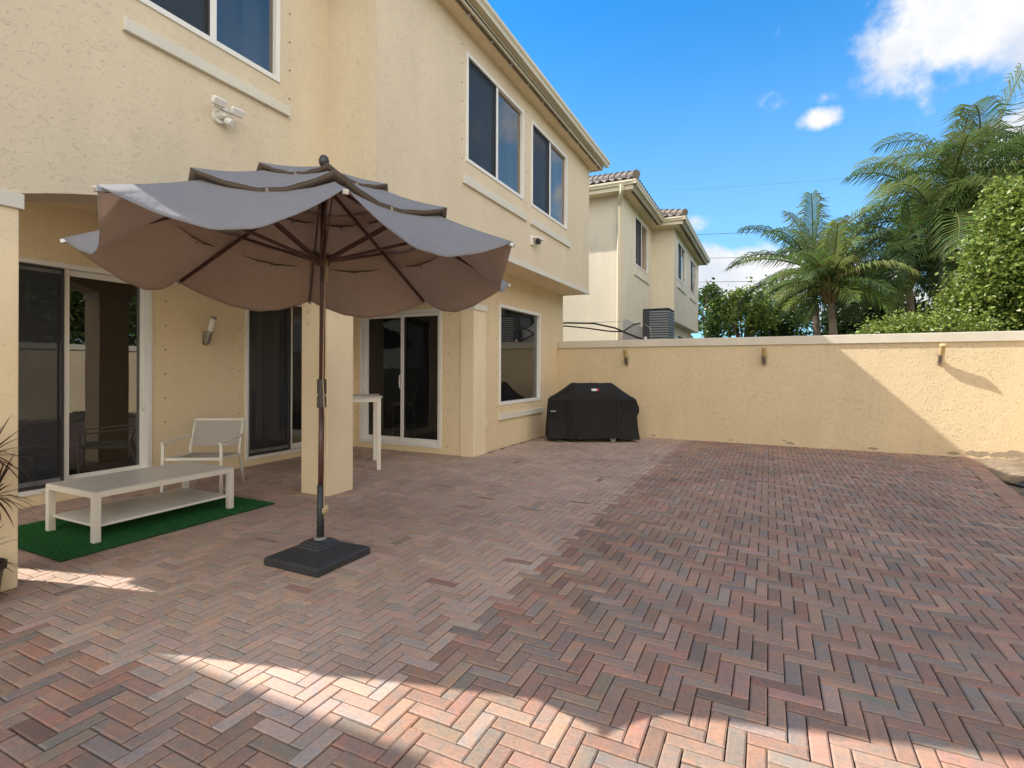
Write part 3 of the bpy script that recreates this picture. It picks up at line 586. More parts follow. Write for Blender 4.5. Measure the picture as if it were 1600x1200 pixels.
# peeled paint scars along the foot of the wall
pp = MB()
for (px_, pz, r) in ((-2.03, .045, .035), (-.62, .05, .022), (-.50, .035, .015), (.25, .10, .02), (.33, .06, .04), (.38, .05, .025), (1.55, .05, .05), (2.6, .05, .06), (2.9, .07, .10), (3.1, .06, .08), (3.3, .09, .12)):
    n = 14; yy = y_(px_)-.0025
    pp.add([(px_+r*1.6*cos(2*pi*k/n)*random.uniform(.6, 1.2), yy, pz+r*.5*sin(2*pi*k/n)*random.uniform(.5, 1.2)) for k in range(n)], [tuple(range(n))])
pp.build('peeled_paint', mat('bare_render', (.33, .27, .19), .9, noise=(20, .3)), BW)
SW = thing('boundary_wall', 'cream stucco garden wall out of frame along the planting strip', 'wall', (3.9, 4, 0))
a = MB(); a.box(3.8, 4.0, -3, y_(3.9)-.005, -.05, 1.84); a.build('wall_body', 'stucco_wall', SW)
a = MB(); a.box(3.77, 4.03, -3, y_(3.9)-.035, 1.84, 1.985); a.build('cap', 'cap', SW, bevel=.008)

# ------------------------------------------------------------------ wall lights
def sconce(name, label, base, out, lens, topcap, L=.36, lean=.16, r=.036, group=None):
    """tube wall light leaning out from its bracket; base = point on the wall at its foot, out = unit vector"""
    t = thing(name, label, 'wall light', base, group=group); base = Vector(base); out = Vector(out)
    d = (Vector((0, 0, L)) + out*lean).normalized(); s_ = base + out*.045
    e = s_ + d*L
    b = MB(); b.tube([s_-d*.03, s_, s_+d*.015, s_+d*L*.48], [r*.3, r*.85, r*1.02, r*1.02], 16); b.build('bracket', 'steel', t, smooth=False, bevel=.002)
    pl_ = MB(); side = Vector((0, 0, 1)).cross(out)
    pl_.bar(base+out*.006+Vector((0, 0, -.02)), base+out*.006+Vector((0, 0, .16)), .05, .012, side); pl_.bar(base+Vector((0, 0, .07)), s_+d*.08, .03, .03); pl_.build('mounting_plate', 'steel', t)
    l = MB(); l.tube([s_+d*L*.47, s_+d*L*.93], r*.93, 16); l.build('lens', lens, t, smooth=False)
    c = MB(); c.tube([s_+d*L*.93, s_+d*L*.965, s_+d*L], [r*1.02, r*1.02, r*.8], 16); c.build('top_cap', topcap, t)
    return t
sconce('wall_sconce', 'steel and frosted white tube light on the porch wall above the armchair', (DX, 4.245, 1.655), (1, 0, 0), 'frost', 'steel')
for x_, lb in ((-2.557, 'yellowed tube light on the garden wall above the covered grill'), (-.072, 'yellowed tube light in the middle of the garden wall, in shade'), (2.42, 'yellowed tube light in sunshine near the right end of the garden wall')):
    sconce('wall_sconce', lb, (x_, y_(x_), 1.455), (0, -1, 0), 'yellowed', 'yellowed', .33, .16, .042, 'tube lights along the garden wall')
fl = thing('floodlight', 'white twin head motion floodlight under the big upper left window', 'floodlight', (FX, 2.87, 3.44))
a = MB(); a.tube([(FX, 2.84, 3.43), (FX+.03, 2.84, 3.43)], .055, 20); a.tube([(FX+.03, 2.84, 3.43), (FX+.07, 2.84, 3.45)], .03, 12); a.build('base_plate', 'white', fl, bevel=.004)
a = MB(); a.tube([(FX+.05, 2.88, 3.41), (FX+.10, 2.90, 3.385)], .03, 12); a.build('motion_sensor', 'white', fl, bevel=.006)
for yy, zz in ((2.775, 3.505), (2.935, 3.49)):
    a = MB(); a.box(-.02, .02, -.062, .062, -.034, .034); a.xform(Matrix.Translation((FX+.11, yy, zz)) @ Matrix.Rotation(radians(25), 4, 'Y')); hd = a.build('lamp_head', 'white', fl, bevel=.02, seg=3)
    a = MB(); a.box(.018, .023, -.048, .048, -.024, .024); a.xform(Matrix.Translation((FX+.11, yy, zz)) @ Matrix.Rotation(radians(25), 4, 'Y')); a.build('lens', 'frost', hd)
a = MB(); a.bar((FX+.06, 2.76, 3.49), (FX+.06, 2.95, 3.49), .025, .025); a.build('arm', 'white', fl)
cm = thing('security_camera', 'white security camera with black lens under the far upstairs window', 'camera', (BX, 7.86, 3.42))
a = MB(); a.box(BX, BX+.03, 7.77, 7.86, 3.36, 3.52); a.build('mount', 'white', cm, bevel=.008)
a = MB(); a.box(BX+.03, BX+.12, 7.80, 8.08, 3.47, 3.505); a.build('light_bar', 'white', cm, bevel=.01)
a = MB(); a.box(BX+.05, BX+.12, 7.87, 7.94, 3.39, 3.465); a.build('lens_housing', 'pot', cm, bevel=.008)

# ------------------------------------------------------------------ market umbrella
C0 = Vector((-2.849, 2.746, 0)); TILT = (.032, -.057)
UM = thing('patio_umbrella', 'taupe three tier patio umbrella on a brown pole with square charcoal base', 'umbrella', (C0.x, C0.y, 0))
PH = -1.481
def tz(dx, dy): return (TILT[0]*dx+TILT[1]*dy)
def cpt(r, a, z): return Vector((C0.x+r*cos(a), C0.y+r*sin(a), z+tz(r*cos(a), r*sin(a))))
def tier(r0, r1, z0, z1, sag, inn, nr_=14, na=16, curve=0.0, z0sag=0.0, thick=.0025, drop=.0):
    vs = []; fs = []
    for k in range(8):
        a0 = PH-k*pi/4; o = len(vs)
        for i in range(nr_+1):
            t = i/nr_
            for j in range(na+1):
                s_ = j/na; a = a0-s_*pi/4; m = a0-pi/8
                rr = r0+(r1-r0)*t
                ch = cos(pi/8)/cos(a-m); bell = sin(pi*s_)
                rad = rr*ch*(1-inn*bell**1.0*t**2)
                z = z0+(z1-z0)*t + curve*sin(pi*t) - (z0sag+(sag-z0sag)*t**1.6)*(bell**.85)
                z += .006*sin(9*s_*pi+k)*t*bell*(1 if t < 1 else .6)
                vs.append(cpt(rad, a, z))
        for i in range(nr_):
            for j in range(na): fs.append((o+i*(na+1)+j, o+(i+1)*(na+1)+j, o+(i+1)*(na+1)+j+1, o+i*(na+1)+j+1))
    return vs, fs
def build_tier(name, mtl, *a, **k):
    vs, fs = tier(*a, **k); m_ = MB(); m_.add(vs, fs); o = m_.build(name, mtl, UM, smooth=True, fix=False); weld(o, .0006)
    o.data.materials.append(M['canopy_in']); md = o.modifiers.new('solid', 'SOLIDIFY'); md.thickness = .003; md.offset = 0; md.material_offset = 1; return o
rib = lambda r: 2.705-.425*r
can = build_tier('canopy', 'canopy', .80, 1.45, rib(.80)+.015, 2.085, .175, .055, nr_=18, na=20, curve=-.012, z0sag=.05)
t2 = build_tier('canopy_middle_tier', 'canopy', .42, 1.0, 2.585, 2.352, .085, .05, curve=-.02, z0sag=.02)
t3 = build_tier('canopy_top_tier', 'canopy', .03, .55, 2.765, 2.572, .045, .05, curve=-.012)
def hem_band(name, r1, z1, sag, inn, h, parent):
    m_ = MB(); 
    for k in range(8):
        a0 = PH-k*pi/4; vs = []; fs = []; na = 20
        for j in range(na+1):
            s_ = j/na; a = a0-s_*pi/4; m = a0-pi/8; bell = sin(pi*s_); rad = r1*cos(pi/8)/cos(a-m)*(1-inn*bell)
            z = z1 - sag*(bell**.85) + .006*sin(9*s_*pi+k)*bell*.6
            vs += [cpt(rad-.004, a, z-.002), cpt(rad-.035, a, z-h)]
        for j in range(na): fs.append((2*j, 2*j+1, 2*j+3, 2*j+2))
        m_.add(vs, fs)
    o = m_.build(name, 'hem', parent, fix=False, smooth=True); md = o.modifiers.new('solid', 'SOLIDIFY'); md.thickness = .003; return o
hem_band('hem', 1.0, 2.352, .085, .05, .030, t2); hem_band('hem', .55, 2.572, .045, .05, .028, t3)
# pockets and short straps that hold the tiers
for rr, zz, sg, ti in ((1.0, 2.352, .085, t2), (.55, 2.572, .045, t3)):
    for k in range(8):
        m_ = MB(); a = PH-(k+.5)*pi/4; r_ = rr*cos(pi/8)*.95; m_.bar(cpt(r_+.0, a, zz-sg+.0), cpt(r_-.005, a, zz-sg-.045), .02, .004); m_.build('strap', 'strap', ti)
# pole, hub, ribs, struts
lean = Vector((.0, .0, 0)); PZ = lambda z: Vector((C0.x+.012*(z-.5)/2.2, C0.y+.003*z, z))
m_ = MB(); m_.tube([PZ(.50), PZ(1.08)], .019, 16); m_.tube([PZ(1.26), PZ(2.72)], .020, 16); m_.build('pole', 'wood', UM, smooth=True)
m_ = MB(); m_.tube([PZ(.10), PZ(.52)], .0255, 18); m_.build('base_tube', 'resin', UM, smooth=True)
m_ = MB(); m_.tube([PZ(1.07), PZ(1.15)], .032, 18); m_.tube([PZ(1.153), PZ(1.163)], .027, 18); m_.tube([PZ(1.166), PZ(1.27)], .032, 18); m_.build('tilt_collar', 'bronze', UM, bevel=.003)
m_ = MB(); m_.tube([PZ(1.15)+Vector((.028, -.014, 0)), PZ(1.15)+Vector((.036, -.018, 0))], .006, 8); m_.build('collar_button', 'silver', UM)
m_ = MB(); m_.tube([PZ(2.07), PZ(2.075), PZ(2.15), PZ(2.155)], [.03, .048, .048, .03], 16); m_.build('runner', 'wood', UM, bevel=.004); m_ = MB(); m_.tube([PZ(2.62), PZ(2.70)], .045, 16); m_.build('hub', 'wood', UM, bevel=.004)
for k in range(8):
    a = PH-k*pi/4
    m_ = MB(); m_.bar(cpt(.045, a, 2.655), cpt(1.42, a, 2.072), .016, .026, (-sin(a), cos(a), 0)); r_o = m_.build('rib', 'wood', UM, bevel=.003)
    m_ = MB(); m_.bar(cpt(1.405, a, 2.080), cpt(1.462, a, 2.062), .028, .024, (-sin(a), cos(a), 0)); m_.build('rib_tip', 'silver', r_o, bevel=.004)
    m_ = MB()
    for e in (-1, 1):
        of = Vector((-sin(a), cos(a), 0))*.013*e; m_.bar(cpt(.045, a, 2.11)+of, cpt(.74, a, 2.355)+of, .008, .020, (-sin(a), cos(a), 0))
    m_.tube([cpt(.74, a, 2.355)+Vector((-sin(a), cos(a), 0))*.022, cpt(.74, a, 2.355)-Vector((-sin(a), cos(a), 0))*.022], .012, 8)
    m_.build('strut', 'wood', r_o, bevel=.002)
m_ = MB(); m_.tube([PZ(2.70), PZ(2.785)], .012, 10); m_.lathe([(.001, 2.765), (.022, 2.775), (.034, 2.80), (.036, 2.82), (.028, 2.845), (.012, 2.858), (.001, 2.86)], 20, (PZ(2.8).x, PZ(2.8).y)); m_.build('finial', 'ball', UM, smooth=True)
rpp = [PZ(2.12)+Vector((.05, -.03, 0)), PZ(1.9)+Vector((.052, -.03, 0)), PZ(1.6)+Vector((.042, -.028, 0)), PZ(1.25)+Vector((.038, -.026, 0)), PZ(.9)+Vector((.055, -.015, 0)), PZ(.55)+Vector((.05, -.02, 0)), PZ(.30)+Vector((.055, -.02, 0))]
m_ = MB(); m_.tube(rpp, .0035, 6); m_.tube([PZ(2.11)+Vector((.058, -.02, 0)), PZ(1.95)+Vector((.062, -.022, 0))], .004, 6)
kn_ = PZ(.37)+Vector((.075, -.03, 0))
for q in range(5):
    pts_ = []
    for i in range(13):
        t = 2*pi*i/12; pts_.append(kn_+Vector((.016*cos(t+q), .012*sin(t*1+q*2), .022*sin(t+q*1.3)-q*.006)))
    m_.tube(pts_, .004, 5)
m_.build('pull_cord', 'rope', UM, smooth=True)
# base block 0.5 m square, stepped
m_ = MB()
prof = [(.250, .0), (.250, .045), (.240, .055), (.105, .100), (.102, .112), (.090, .118), (.087, .128), (.072, .134), (.070, .142)]
vs = []; fs = []
for h_, z in prof: vs += [(C0.x+sx*h_, C0.y-.015+sy*h_, z) for sx, sy in ((-1, -1), (1, -1), (1, 1), (-1, 1))]
for i in range(len(prof)-1):
    for j in range(4): fs.append((4*i+j, 4*i+(j+1) % 4, 4*i+4+(j+1) % 4, 4*i+4+j))
fs += [(3, 2, 1, 0), tuple(range(4*(len(prof)-1), 4*len(prof)))]
m_.add(vs, fs).build('base', 'resin', UM, bevel=.005)
m_ = MB(); m_.lathe([(.03, .14), (.046, .142), (.044, .152), (.028, .156)], 20, (C0.x, C0.y)); m_.build('base_collar', 'greyplas', UM)

# ------------------------------------------------------------------ furniture
RG = thing('turf_mat', 'green artificial grass mat under the white coffee table', 'mat', (-5.0, 2.7, 0))
m_ = MB(); m_.box(-5.66, -4.38, 1.885, 3.63, .0045, .012); m_.build('backing', mat('turf_backing', (.012, .045, .014), .95), RG)
m_ = MB()
for k in range(60000):
    x = random.uniform(-5.66, -4.38); y = random.uniform(1.885, 3.63); a = random.uniform(0, 2*pi); h_ = random.uniform(.008, .016); w_ = .0022
    dx, dy = cos(a)*w_, sin(a)*w_; lx, ly = random.gauss(0, .005), random.gauss(0, .005); g_ = random.uniform(.6, 1.3)
    m_.add([(x-dx, y-dy, .0118), (x+dx, y+dy, .0118), (x+lx, y+ly, .012+h_)], [(0, 1, 2)], (.03*g_, .18*g_, .045*g_))
tb = m_.build('blades', 'turf', RG, fix=False); tb['kind'] = 'stuff'
CT = thing('coffee_table', 'long low white coffee table with under shelf on green mat', 'table', (-4.93, 2.745, 0))
x0, x1, y0_, y1_, ht = -5.29, -4.57, 2.172, 3.328, .40; L_ = .05; BZ = .013
m_ = MB(); m_.box(x0+.006, x1-.006, y0_+.006, y1_-.006, ht-.006, ht+.003); m_.build('tabletop', 'tabletop', CT, bevel=.002)
m_ = MB(); m_.box(x0+L_, x1-L_, y0_, y0_+.04, ht-.044, ht-.006); m_.box(x0+L_, x1-L_, y1_-.04, y1_, ht-.044, ht-.006); m_.box(x0, x0+.04, y0_+L_, y1_-L_, ht-.044, ht-.006); m_.box(x1-.04, x1, y0_+L_, y1_-L_, ht-.044, ht-.006); m_.build('apron', 'powder', CT, bevel=.002)
for xa in (x0, x1-L_):
    for ya in (y0_, y1_-L_):
        m_ = MB(); m_.box(xa, xa+L_, ya, ya+L_, BZ, ht-.0065); m_.build('leg', 'powder', CT, bevel=.003)
m_ = MB(); m_.box(x0+.03, x1-.03, y0_+.03, y1_-.03, .125, .145)
m_.build('shelf', 'powder', CT, bevel=.002)
# armchair, local coordinates: +y is the front
FRp, FLp = Vector((-5.156, 3.622, 0)), Vector((-5.704, 3.314, 0)); fc = (FRp+FLp)/2; fdir = Vector((.49, -.87, 0)).normalized(); ctr = fc - fdir*.28
CH = thing('armchair', 'white metal armchair with grey sling seat facing the patio', 'chair', (ctr.x, ctr.y, 0), atan2(fdir.y, fdir.x)-pi/2, local=True)
hw = .30
for s_ in (-1, 1):
    m_ = MB(); m_.bar((s_*hw, .28, .0045), (s_*(hw-.005), .27, .545), .032, .022, (1, 0, 0)); m_.build('leg', 'powder', CH, bevel=.005)
    m_ = MB(); m_.tube([(s_*(hw-.03), -.33, .0045), (s_*(hw-.03), -.235, .30), (s_*(hw-.03), -.20, .42), (s_*(hw-.03), -.31, .755)], .016, 8); m_.build('leg', 'powder', CH, smooth=True)
    m_ = MB(); m_.bar((s_*(hw-.005), .30, .552), (s_*(hw-.01), -.27, .590), .036, .018, (1, 0, 0)); m_.build('armrest', 'powder', CH, bevel=.006)
m_ = MB(); m_.bar((-hw, .26, .385), (hw, .26, .385), .025, .03, (0, 1, 0)); m_.bar((-hw+.03, -.205, .36), (hw-.03, -.205, .36), .022, .022)
for s_ in (-1, 1): m_.bar((s_*(hw-.03), .26, .385), (s_*(hw-.03), -.205, .36), .022, .03, (1, 0, 0))
m_.build('seat_frame', 'powder', CH, bevel=.004)
m_ = MB(); m_.bar((-hw+.03, -.308, .75), (hw-.03, -.308, .75), .02, .024); m_.build('top_rail', 'powder', CH, bevel=.004)
m_ = MB(); n = 10; vs = []; fs = []
for i in range(n+1):
    for s_ in (-1, 0, 1): vs.append((s_*(hw-.035), .255-.45*i/n, .402-.02*i/n-.03*sin(pi*i/n)*(1 if s_ == 0 else .75)))
for i in range(n): fs += [(3*i, 3*i+1, 3*i+4, 3*i+3), (3*i+1, 3*i+2, 3*i+5, 3*i+4)]
o = m_.add(vs, fs).build('seat', 'sling', CH, smooth=True); md = o.modifiers.new('s', 'SOLIDIFY'); md.thickness = .006
m_ = MB(); m_.add([(-hw+.04, -.210, .455), (hw-.04, -.210, .455), (hw-.04, -.300, .735), (-hw+.04, -.300, .735)], [(0, 1, 2, 3)]); o = m_.build('backrest', 'sling', CH); md = o.modifiers.new('s', 'SOLIDIFY'); md.thickness = .008
# bar table
c1 = Vector((-4.60, 5.47, 0)); ev = Vector((-.57, .58, 0)).normalized(); lv = Vector((-.58, -.57, 0)).normalized()
BT = thing('bar_table', 'tall white square bar table behind the middle column', 'table', (c1.x, c1.y, 0), atan2(ev.y, ev.x), local=True)
S_ = .80
m_ = MB(); m_.box(-.02, S_+.02, -.02, S_+.02, .962, .975); m_.build('tabletop', 'tabletop', BT, bevel=.003)
m_ = MB(); m_.box(.05, S_-.05, 0, .03, .905, .961); m_.box(.05, S_-.05, S_-.03, S_, .905, .961); m_.box(0, .03, .05, S_-.05, .905, .961); m_.box(S_-.03, S_, .05, S_-.05, .905, .961); m_.build('apron', 'powder', BT, bevel=.002)
for xa in (0, S_-.05):
    for ya in (0, S_-.05):
        m_ = MB(); m_.box(xa, xa+.05, ya, ya+.05, .0045, .961); m_.build('leg', 'powder', BT, bevel=.003)
# bar stools seen inside through the third door
def stool(loc, rz_, lab):
    t = thing('bar_stool', lab, 'stool', loc, rz_, 'bar stools inside the dark room', local=True)
    m_ = MB(); m_.box(-.19, .19, -.19, .19, .66, .70); m_.build('seat', 'powder', t, bevel=.01)
    for sx in (-1, 1):
        m_ = MB(); m_.bar((sx*.19, .19, .0), (sx*.17, .17, .66), .025, .025); m_.build('leg', 'powder', t)
        m_ = MB(); m_.tube([(sx*.20, -.22, 0), (sx*.18, -.18, .66), (sx*.17, -.24, 1.02)], .013, 6); m_.build('leg', 'powder', t)
    m_ = MB(); m_.bar((-.17, -.24, 1.0), (.17, -.24, 1.0), .02, .04); m_.bar((-.18, .18, .28), (.18, .18, .28), .02, .02); m_.bar((-.19, -.2, .28), (-.18, .18, .28), .02, .02); m_.bar((.19, -.2, .28), (.18, .18, .28), .02, .02); m_.build('backrest', 'powder', t)
stool((-6.0, 7.75, .025), 2.2, 'dim white bar stool behind the left pane of the third door'); stool((-5.2, 8.0, .025), 2.5, 'white bar stool behind the right pane of the third door')

# ------------------------------------------------------------------ covered grill
ga = radians(27); GC = Vector((-3.02, 9.60, 0))
GR = thing('covered_grill', 'gas grill under a fitted black cover in the patio corner', 'grill', (GC.x, GC.y, 0), ga, local=True)
# cross sections along local x: (x, hood height, front half depth at bottom, shoulder z)
m_ = MB(); xs = [-.80, -.79] + [-.775+1.55*i/58 for i in range(59)] + [.79, .80]
def top(x):
    a = abs(x); v = 1.095-.012*(1-(a/.42)**2 if a < .42 else 0)*0
    if a < .36: v = 1.095-.006*sin(x*9)**2
    elif a < .74: t = (a-.36)/.38; v = 1.095-.27*(t**1.12)-.018*sin(pi*t)
    else: v = .825-.07*((a-.74)/.06)**2
    return v
nth = 26; vs = []; fs = []; rings = []
def ring(x, k):
    a = abs(x); T = top(x); r = []
    bulge = 1 if a < .42 else 0
    zb = .072+.010*sin(x*7)+.006*sin(x*31)-.012*(a > .45)
    df = .315-.03*max(0, min(1, (a-.38)/.12)); db = .30; hang = max(0, min(1, (a-.40)/.1))
    sh = min(.80, T-.035)
    # path from front bottom up over to back bottom
    P = []
    for i in range(9):
        t = i/8; z = zb+(sh-zb)*t
        d = df*(1.07-.07*t) - .040*sin(pi*t)*(.35+.65*hang)
        fold = .007*sin(x*37+z*6+2*sin(z*5))*(1-t*.6)+.012*sin(x*13-z*11)*(1-t)+hang*(.009*sin((z*1.3-a)*26)*math.exp(-((z-.5)/.25)**2)+.008*sin(x*60+z*8)*(1-t))+.004*sin(z*27+x*4)
        P.append((-d+fold*(1-abs(2*t-1)*.3), z))
    for i in range(1, 9):
        t = i/9; q = pi/2*t; dd = df*.98*(1-t**1.5*.62); P.append((-dd, sh+(T-sh)*sin(q)**.9))
    for i in range(1, 9): 
        t = i/8; P.append((db*.37+(db-db*.37)*t**.8 if t > 0 else 0, T-(T-sh)*t**1.6))
    P.append((db, zb))
    return P
flare = lambda z, s_: 1.0
for k, x in enumerate(xs):
    P = ring(x, k)
    for (yy, zz) in P:
        # side silhouettes: pinched under the shelf, flaring to the hem
        xx = x
        if abs(x) > .6:
            e = (abs(x)-.6)/.2; t = max(0, min(1, (zz-.08)/.72))
            pin = .015*math.exp(-((t-.95)/.10)**2)-.055*math.exp(-((t-.70)/.15)**2) + .05*max(0, 1-t/.75)**1.3 
            xx = x + math.copysign(e*pin, x)
        vs.append((xx, yy, zz))
nn_ = len(P)
for k in range(len(xs)-1):
    for i in range(nn_-1): fs.append((k*nn_+i, (k+1)*nn_+i, (k+1)*nn_+i+1, k*nn_+i+1))
fs.append(tuple(range(nn_))); fs.append(tuple(range((len(xs)-1)*nn_, len(xs)*nn_))[::-1])
m_.add(vs, fs); o = m_.build('cover', 'cover', GR, smooth=True); md = o.modifiers.new('b', 'BEVEL'); md.width = .012; md.segments = 2; md.limit_method = 'ANGLE'; md.angle_limit = radians(35)
# piping seams, strap, badge
m_ = MB()
for sx in (-.44, .44): m_.tube([(sx, -.345, .10), (sx, -.335, .5), (sx, -.325, .80), (sx*.96, -.25, 1.02)], .005, 6)
m_.tube([(-.78, -.325, .79), (-.44, -.33, .80), (0, -.335, .80), (.44, -.33, .80), (.78, -.325, .79)], .004, 6)
m_.build('seam', mat('seam_black', (.02, .02, .022), .6), GR)
m_ = MB(); m_.box(-.80, -.70, -.31, -.29, .555, .585); m_.build('strap', 'greyplas', GR, bevel=.004)
bz = .965; by = -.295
bm_ = MB(); bm_.box(-.065, .030, -.004, .004, -.028, .028); T_ = Matrix.Translation((.02, by, bz)) @ Matrix.Rotation(radians(-42), 4, 'X')
bd_ = bm_.xform(T_).build('badge', 'badge', GR, bevel=.002)
bm_ = MB(); bm_.prism([(.032, -.028), (.075, -.028), (.066, 0), (.075, .028), (.032, .028)], -.004, .004, 'y'); bm_.xform(T_).build('badge_end', 'red', bd_)
try:
    cu_ = bpy.data.curves.new('badge_letters', 'FONT'); cu_.body = 'weber'; cu_.size = .036; cu_.extrude = .001; cu_.align_x = 'CENTER'; cu_.align_y = 'CENTER'
    to = bpy.data.objects.new('tmp', cu_); COL.objects.link(to); dg = bpy.context.evaluated_depsgraph_get(); me_ = bpy.data.meshes.new_from_object(to.evaluated_get(dg))
    bpy.data.objects.remove(to); tl = bpy.data.objects.new('badge_letters', me_); COL.objects.link(tl); me_.materials.clear(); me_.materials.append(M['letter'])
    tl.parent = bd_; tl.matrix_local = T_ @ Matrix.Translation((-.016, -.006, 0)) @ Matrix.Rotation(radians(90), 4, 'X')
except Exception as e: print('font', e)
for sx, nm in ((.36, 0), (-.36, 1)):
    for sy in (-.26, .24):
        if nm == 0:
            m_ = MB(); m_.tube([(sx-.02, sy, .058), (sx+.02, sy, .058)], .055, 24); m_.xform(Matrix.Translation((sx, sy, 0)) @ Matrix.Rotation(pi/2, 4, 'Z') @ Matrix.Translation((-sx, -sy, 0))); wh = m_.build('wheel', 'rubber', GR, bevel=.006)
            m_ = MB(); 
            for q in range(5): m_.bar((sx, sy-.023, .058), (sx+.04*cos(q*2*pi/5), sy-.023, .058+.04*sin(q*2*pi/5)), .014, .004, (0, 1, 0))
            rg = [(sx+.042*cos(2*pi*i/20), sy-.022, .058+.042*sin(2*pi*i/20)) for i in range(21)]; m_.tube(rg, .006, 6); m_.build('rim', 'frost', wh)
        else:
            m_ = MB(); m_.tube([(sx, sy, .10), (sx, sy, .05)], .012, 8); m_.tube([(sx-.012, sy, .03), (sx+.012, sy, .03)], .028, 16); m_.build('caster', 'rubber', GR)
m_ = MB(); m_.box(-.42, .42, -.25, .25, .085, .12); m_.build('cart_frame', 'dark', GR)
m_ = MB(); m_.tube([(-.62+.11*cos(2*pi*i/24), -.22+.1*sin(2*pi*i/24), .02) for i in range(25)], .011, 6); m_.build('hose', mat('green_hose', (.05, .07, .045), .5), GR)

# ------------------------------------------------------------------ dracaena in a pot
DR = thing('potted_plant', 'dark red spiky dracaena in a black plastic pot by the left column', 'plant', (-3.985, 1.315, 0))
px, py = -3.985, 1.315
m_ = MB(); m_.lathe([(.095, .0), (.098, .01), (.122, .20), (.134, .202), (.137, .235), (.128, .237), (.120, .20), (.02, .195)], 28, (px, py), cap=True); m_.build('pot', 'pot', DR, smooth=False)
def head(mb, c, n, L, up_=.5, seedr=1.0):
    for i in range(n):
        a = random.uniform(0, 2*pi); e = random.uniform(-.5, 1.25)*seedr; l = L*random.uniform(.7, 1.1); w_ = random.uniform(.007, .011)
        d = Vector((cos(a)*cos(e), sin(a)*cos(e), sin(e))); s_ = Vector((-sin(a), cos(a), 0)); p = Vector(c); vs = []; K = 6; g_ = random.uniform(.6, 1.3); red = random.random()
        col = (.075*g_, .018*g_, .016*g_) if red < .6 else ((.045*g_, .028*g_, .014*g_) if red < .85 else (.12*g_, .03*g_, .028*g_))
        for k in range(K+1):
            t = k/K; ww = w_*(1-t)**.7*(1 if t > .05 else .6)+.0006; vs += [p-s_*ww, p+s_*ww]; d = (d+Vector((0, 0, -.16*(.4+t)))).normalized() if e < .8 else (d+Vector((0, 0, -.05))).normalized(); p = p+d*l/K
        mb.add(vs, [(2*k, 2*k+1, 2*k+3, 2*k+2) for k in range(K)], col)
m_ = MB(); s1, s2, s3 = [(px, py, .19), (px+.01, py+.01, .5), (px-.01, py+.06, .84)], [(px, py, .19), (px+.03, py+.02, .45), (px+.05, py+.06, .64)], [(px+.02, py-.02, .19), (px+.05, py-.02, .28)]
for s_ in (s1, s2, s3): m_.tube(s_, .011, 8)
m_.build('stem', 'stem', DR, smooth=True)
m_ = MB(); head(m_, (px-.01, py+.06, .84), 75, .27); head(m_, (px+.05, py+.06, .62), 38, .25); head(m_, (px+.05, py-.02, .29), 16, .24); m_.build('foliage', 'leaf', DR, fix=False)

# ------------------------------------------------------------------ black sheeting on the soil
BS = MB(); n = 46; vs = []; fs = []
for i in range(n+1):
    for j in range(n+1):
        u, v = i/n, j/n; x = 2.66+1.05*u+.10*sin(v*6); y = 6.9+1.75*v+.1*sin(u*9)
        e = min(1, 5*min(u, v, 1-u, 1-v)); z = .02+e*(.10*abs(sin(u*5+v*3))*(.5+.5*sin(v*7)**2)+.035*abs(sin(u*23+6*sin(v*9)))+.02*abs(sin(v*31+4*u)))*(.4+.8*sin(pi*v))
        x += .03*sin(v*17+u*3)*e; vs.append((x, y, z+.005))
for i in range(n):
    for j in range(n): fs.append((i*(n+1)+j, i*(n+1)+j+1, (i+1)*(n+1)+j+1, (i+1)*(n+1)+j))
o = BS.add(vs, fs).build('plastic_sheet', 'plastic', smooth=True); tag(o, 'crumpled black plastic sheet lying on the soil beside the paver border', 'plastic sheet')

# ------------------------------------------------------------------ air conditioner, its lines and bracket
AC = thing('air_conditioner', 'charcoal louvred air conditioner condenser on a raised stand beyond the wall', 'air conditioner', (-2.2, 12.3, 0))
ax0, ax1, ay0, ay1, az0, az1 = -2.56, -1.98, 11.95, 12.75, 1.93, 2.71
m_ = MB(); m_.box(ax0+.02, ax1-.02, ay0+.02, ay1-.02, az0, az1-.02); m_.build('body', 'acdark', AC, bevel=.03)
m_ = MB(); m_.box(ax0, ax1, ay0, ay1, az1-.03, az1); m_.build('top_panel', 'acdark', AC, bevel=.02)
m_ = MB()
for k in range(13):
    z = az0+.03+k*.055; m_.prism([(ay0-.004, z), (ay0+.022, z), (ay0+.022, z+.032), (ay0+.010, z+.034)], ax0+.15, ax1, 'x')
    m_.prism([(ax1+.004, z), (ax1-.022, z), (ax1-.022, z+.032), (ax1-.010, z+.034)], ay0, ay1, 'y')
m_.build('louvres', 'aclit', AC)
m_ = MB(); m_.box(ax0, ax0+.15, ay0-.006, ay0+.03, az0, az1-.03); m_.build('service_panel', 'acdark', AC, bevel=.004)
m_ = MB(); m_.box(ax0+.03, ax0+.10, ay0-.010, ay0-.005, az0+.06, az0+.15); m_.build('label_plate', 'label', AC)
m_ = MB()
for x in (ax0+.05, ax1-.05):
    for y in (ay0+.05, ay1-.05): m_.box(x-.03, x+.03, y-.03, y+.03, -.05, az0-.05)
m_.box(ax0-.05, ax1+.05, ay0-.05, ay1+.05, az0-.05, az0); m_.build('stand', 'galv', AC)
PB = thing('pipe_bundle', 'black insulated pipes running from the house to the air conditioner', 'pipes', (-3.2, 12, 2.3))
m_ = MB(); m_.tube([(-5.0, 11.6, 2.38), (-4.3, 11.75, 2.44), (-3.7, 11.9, 2.42), (-3.2, 11.95, 2.30), (-2.9, 11.95, 2.16), (-2.55, 11.93, 2.02), (-2.4, 11.93, 1.95)], .020, 8); m_.build('pipe', 'pipe', PB, smooth=True)
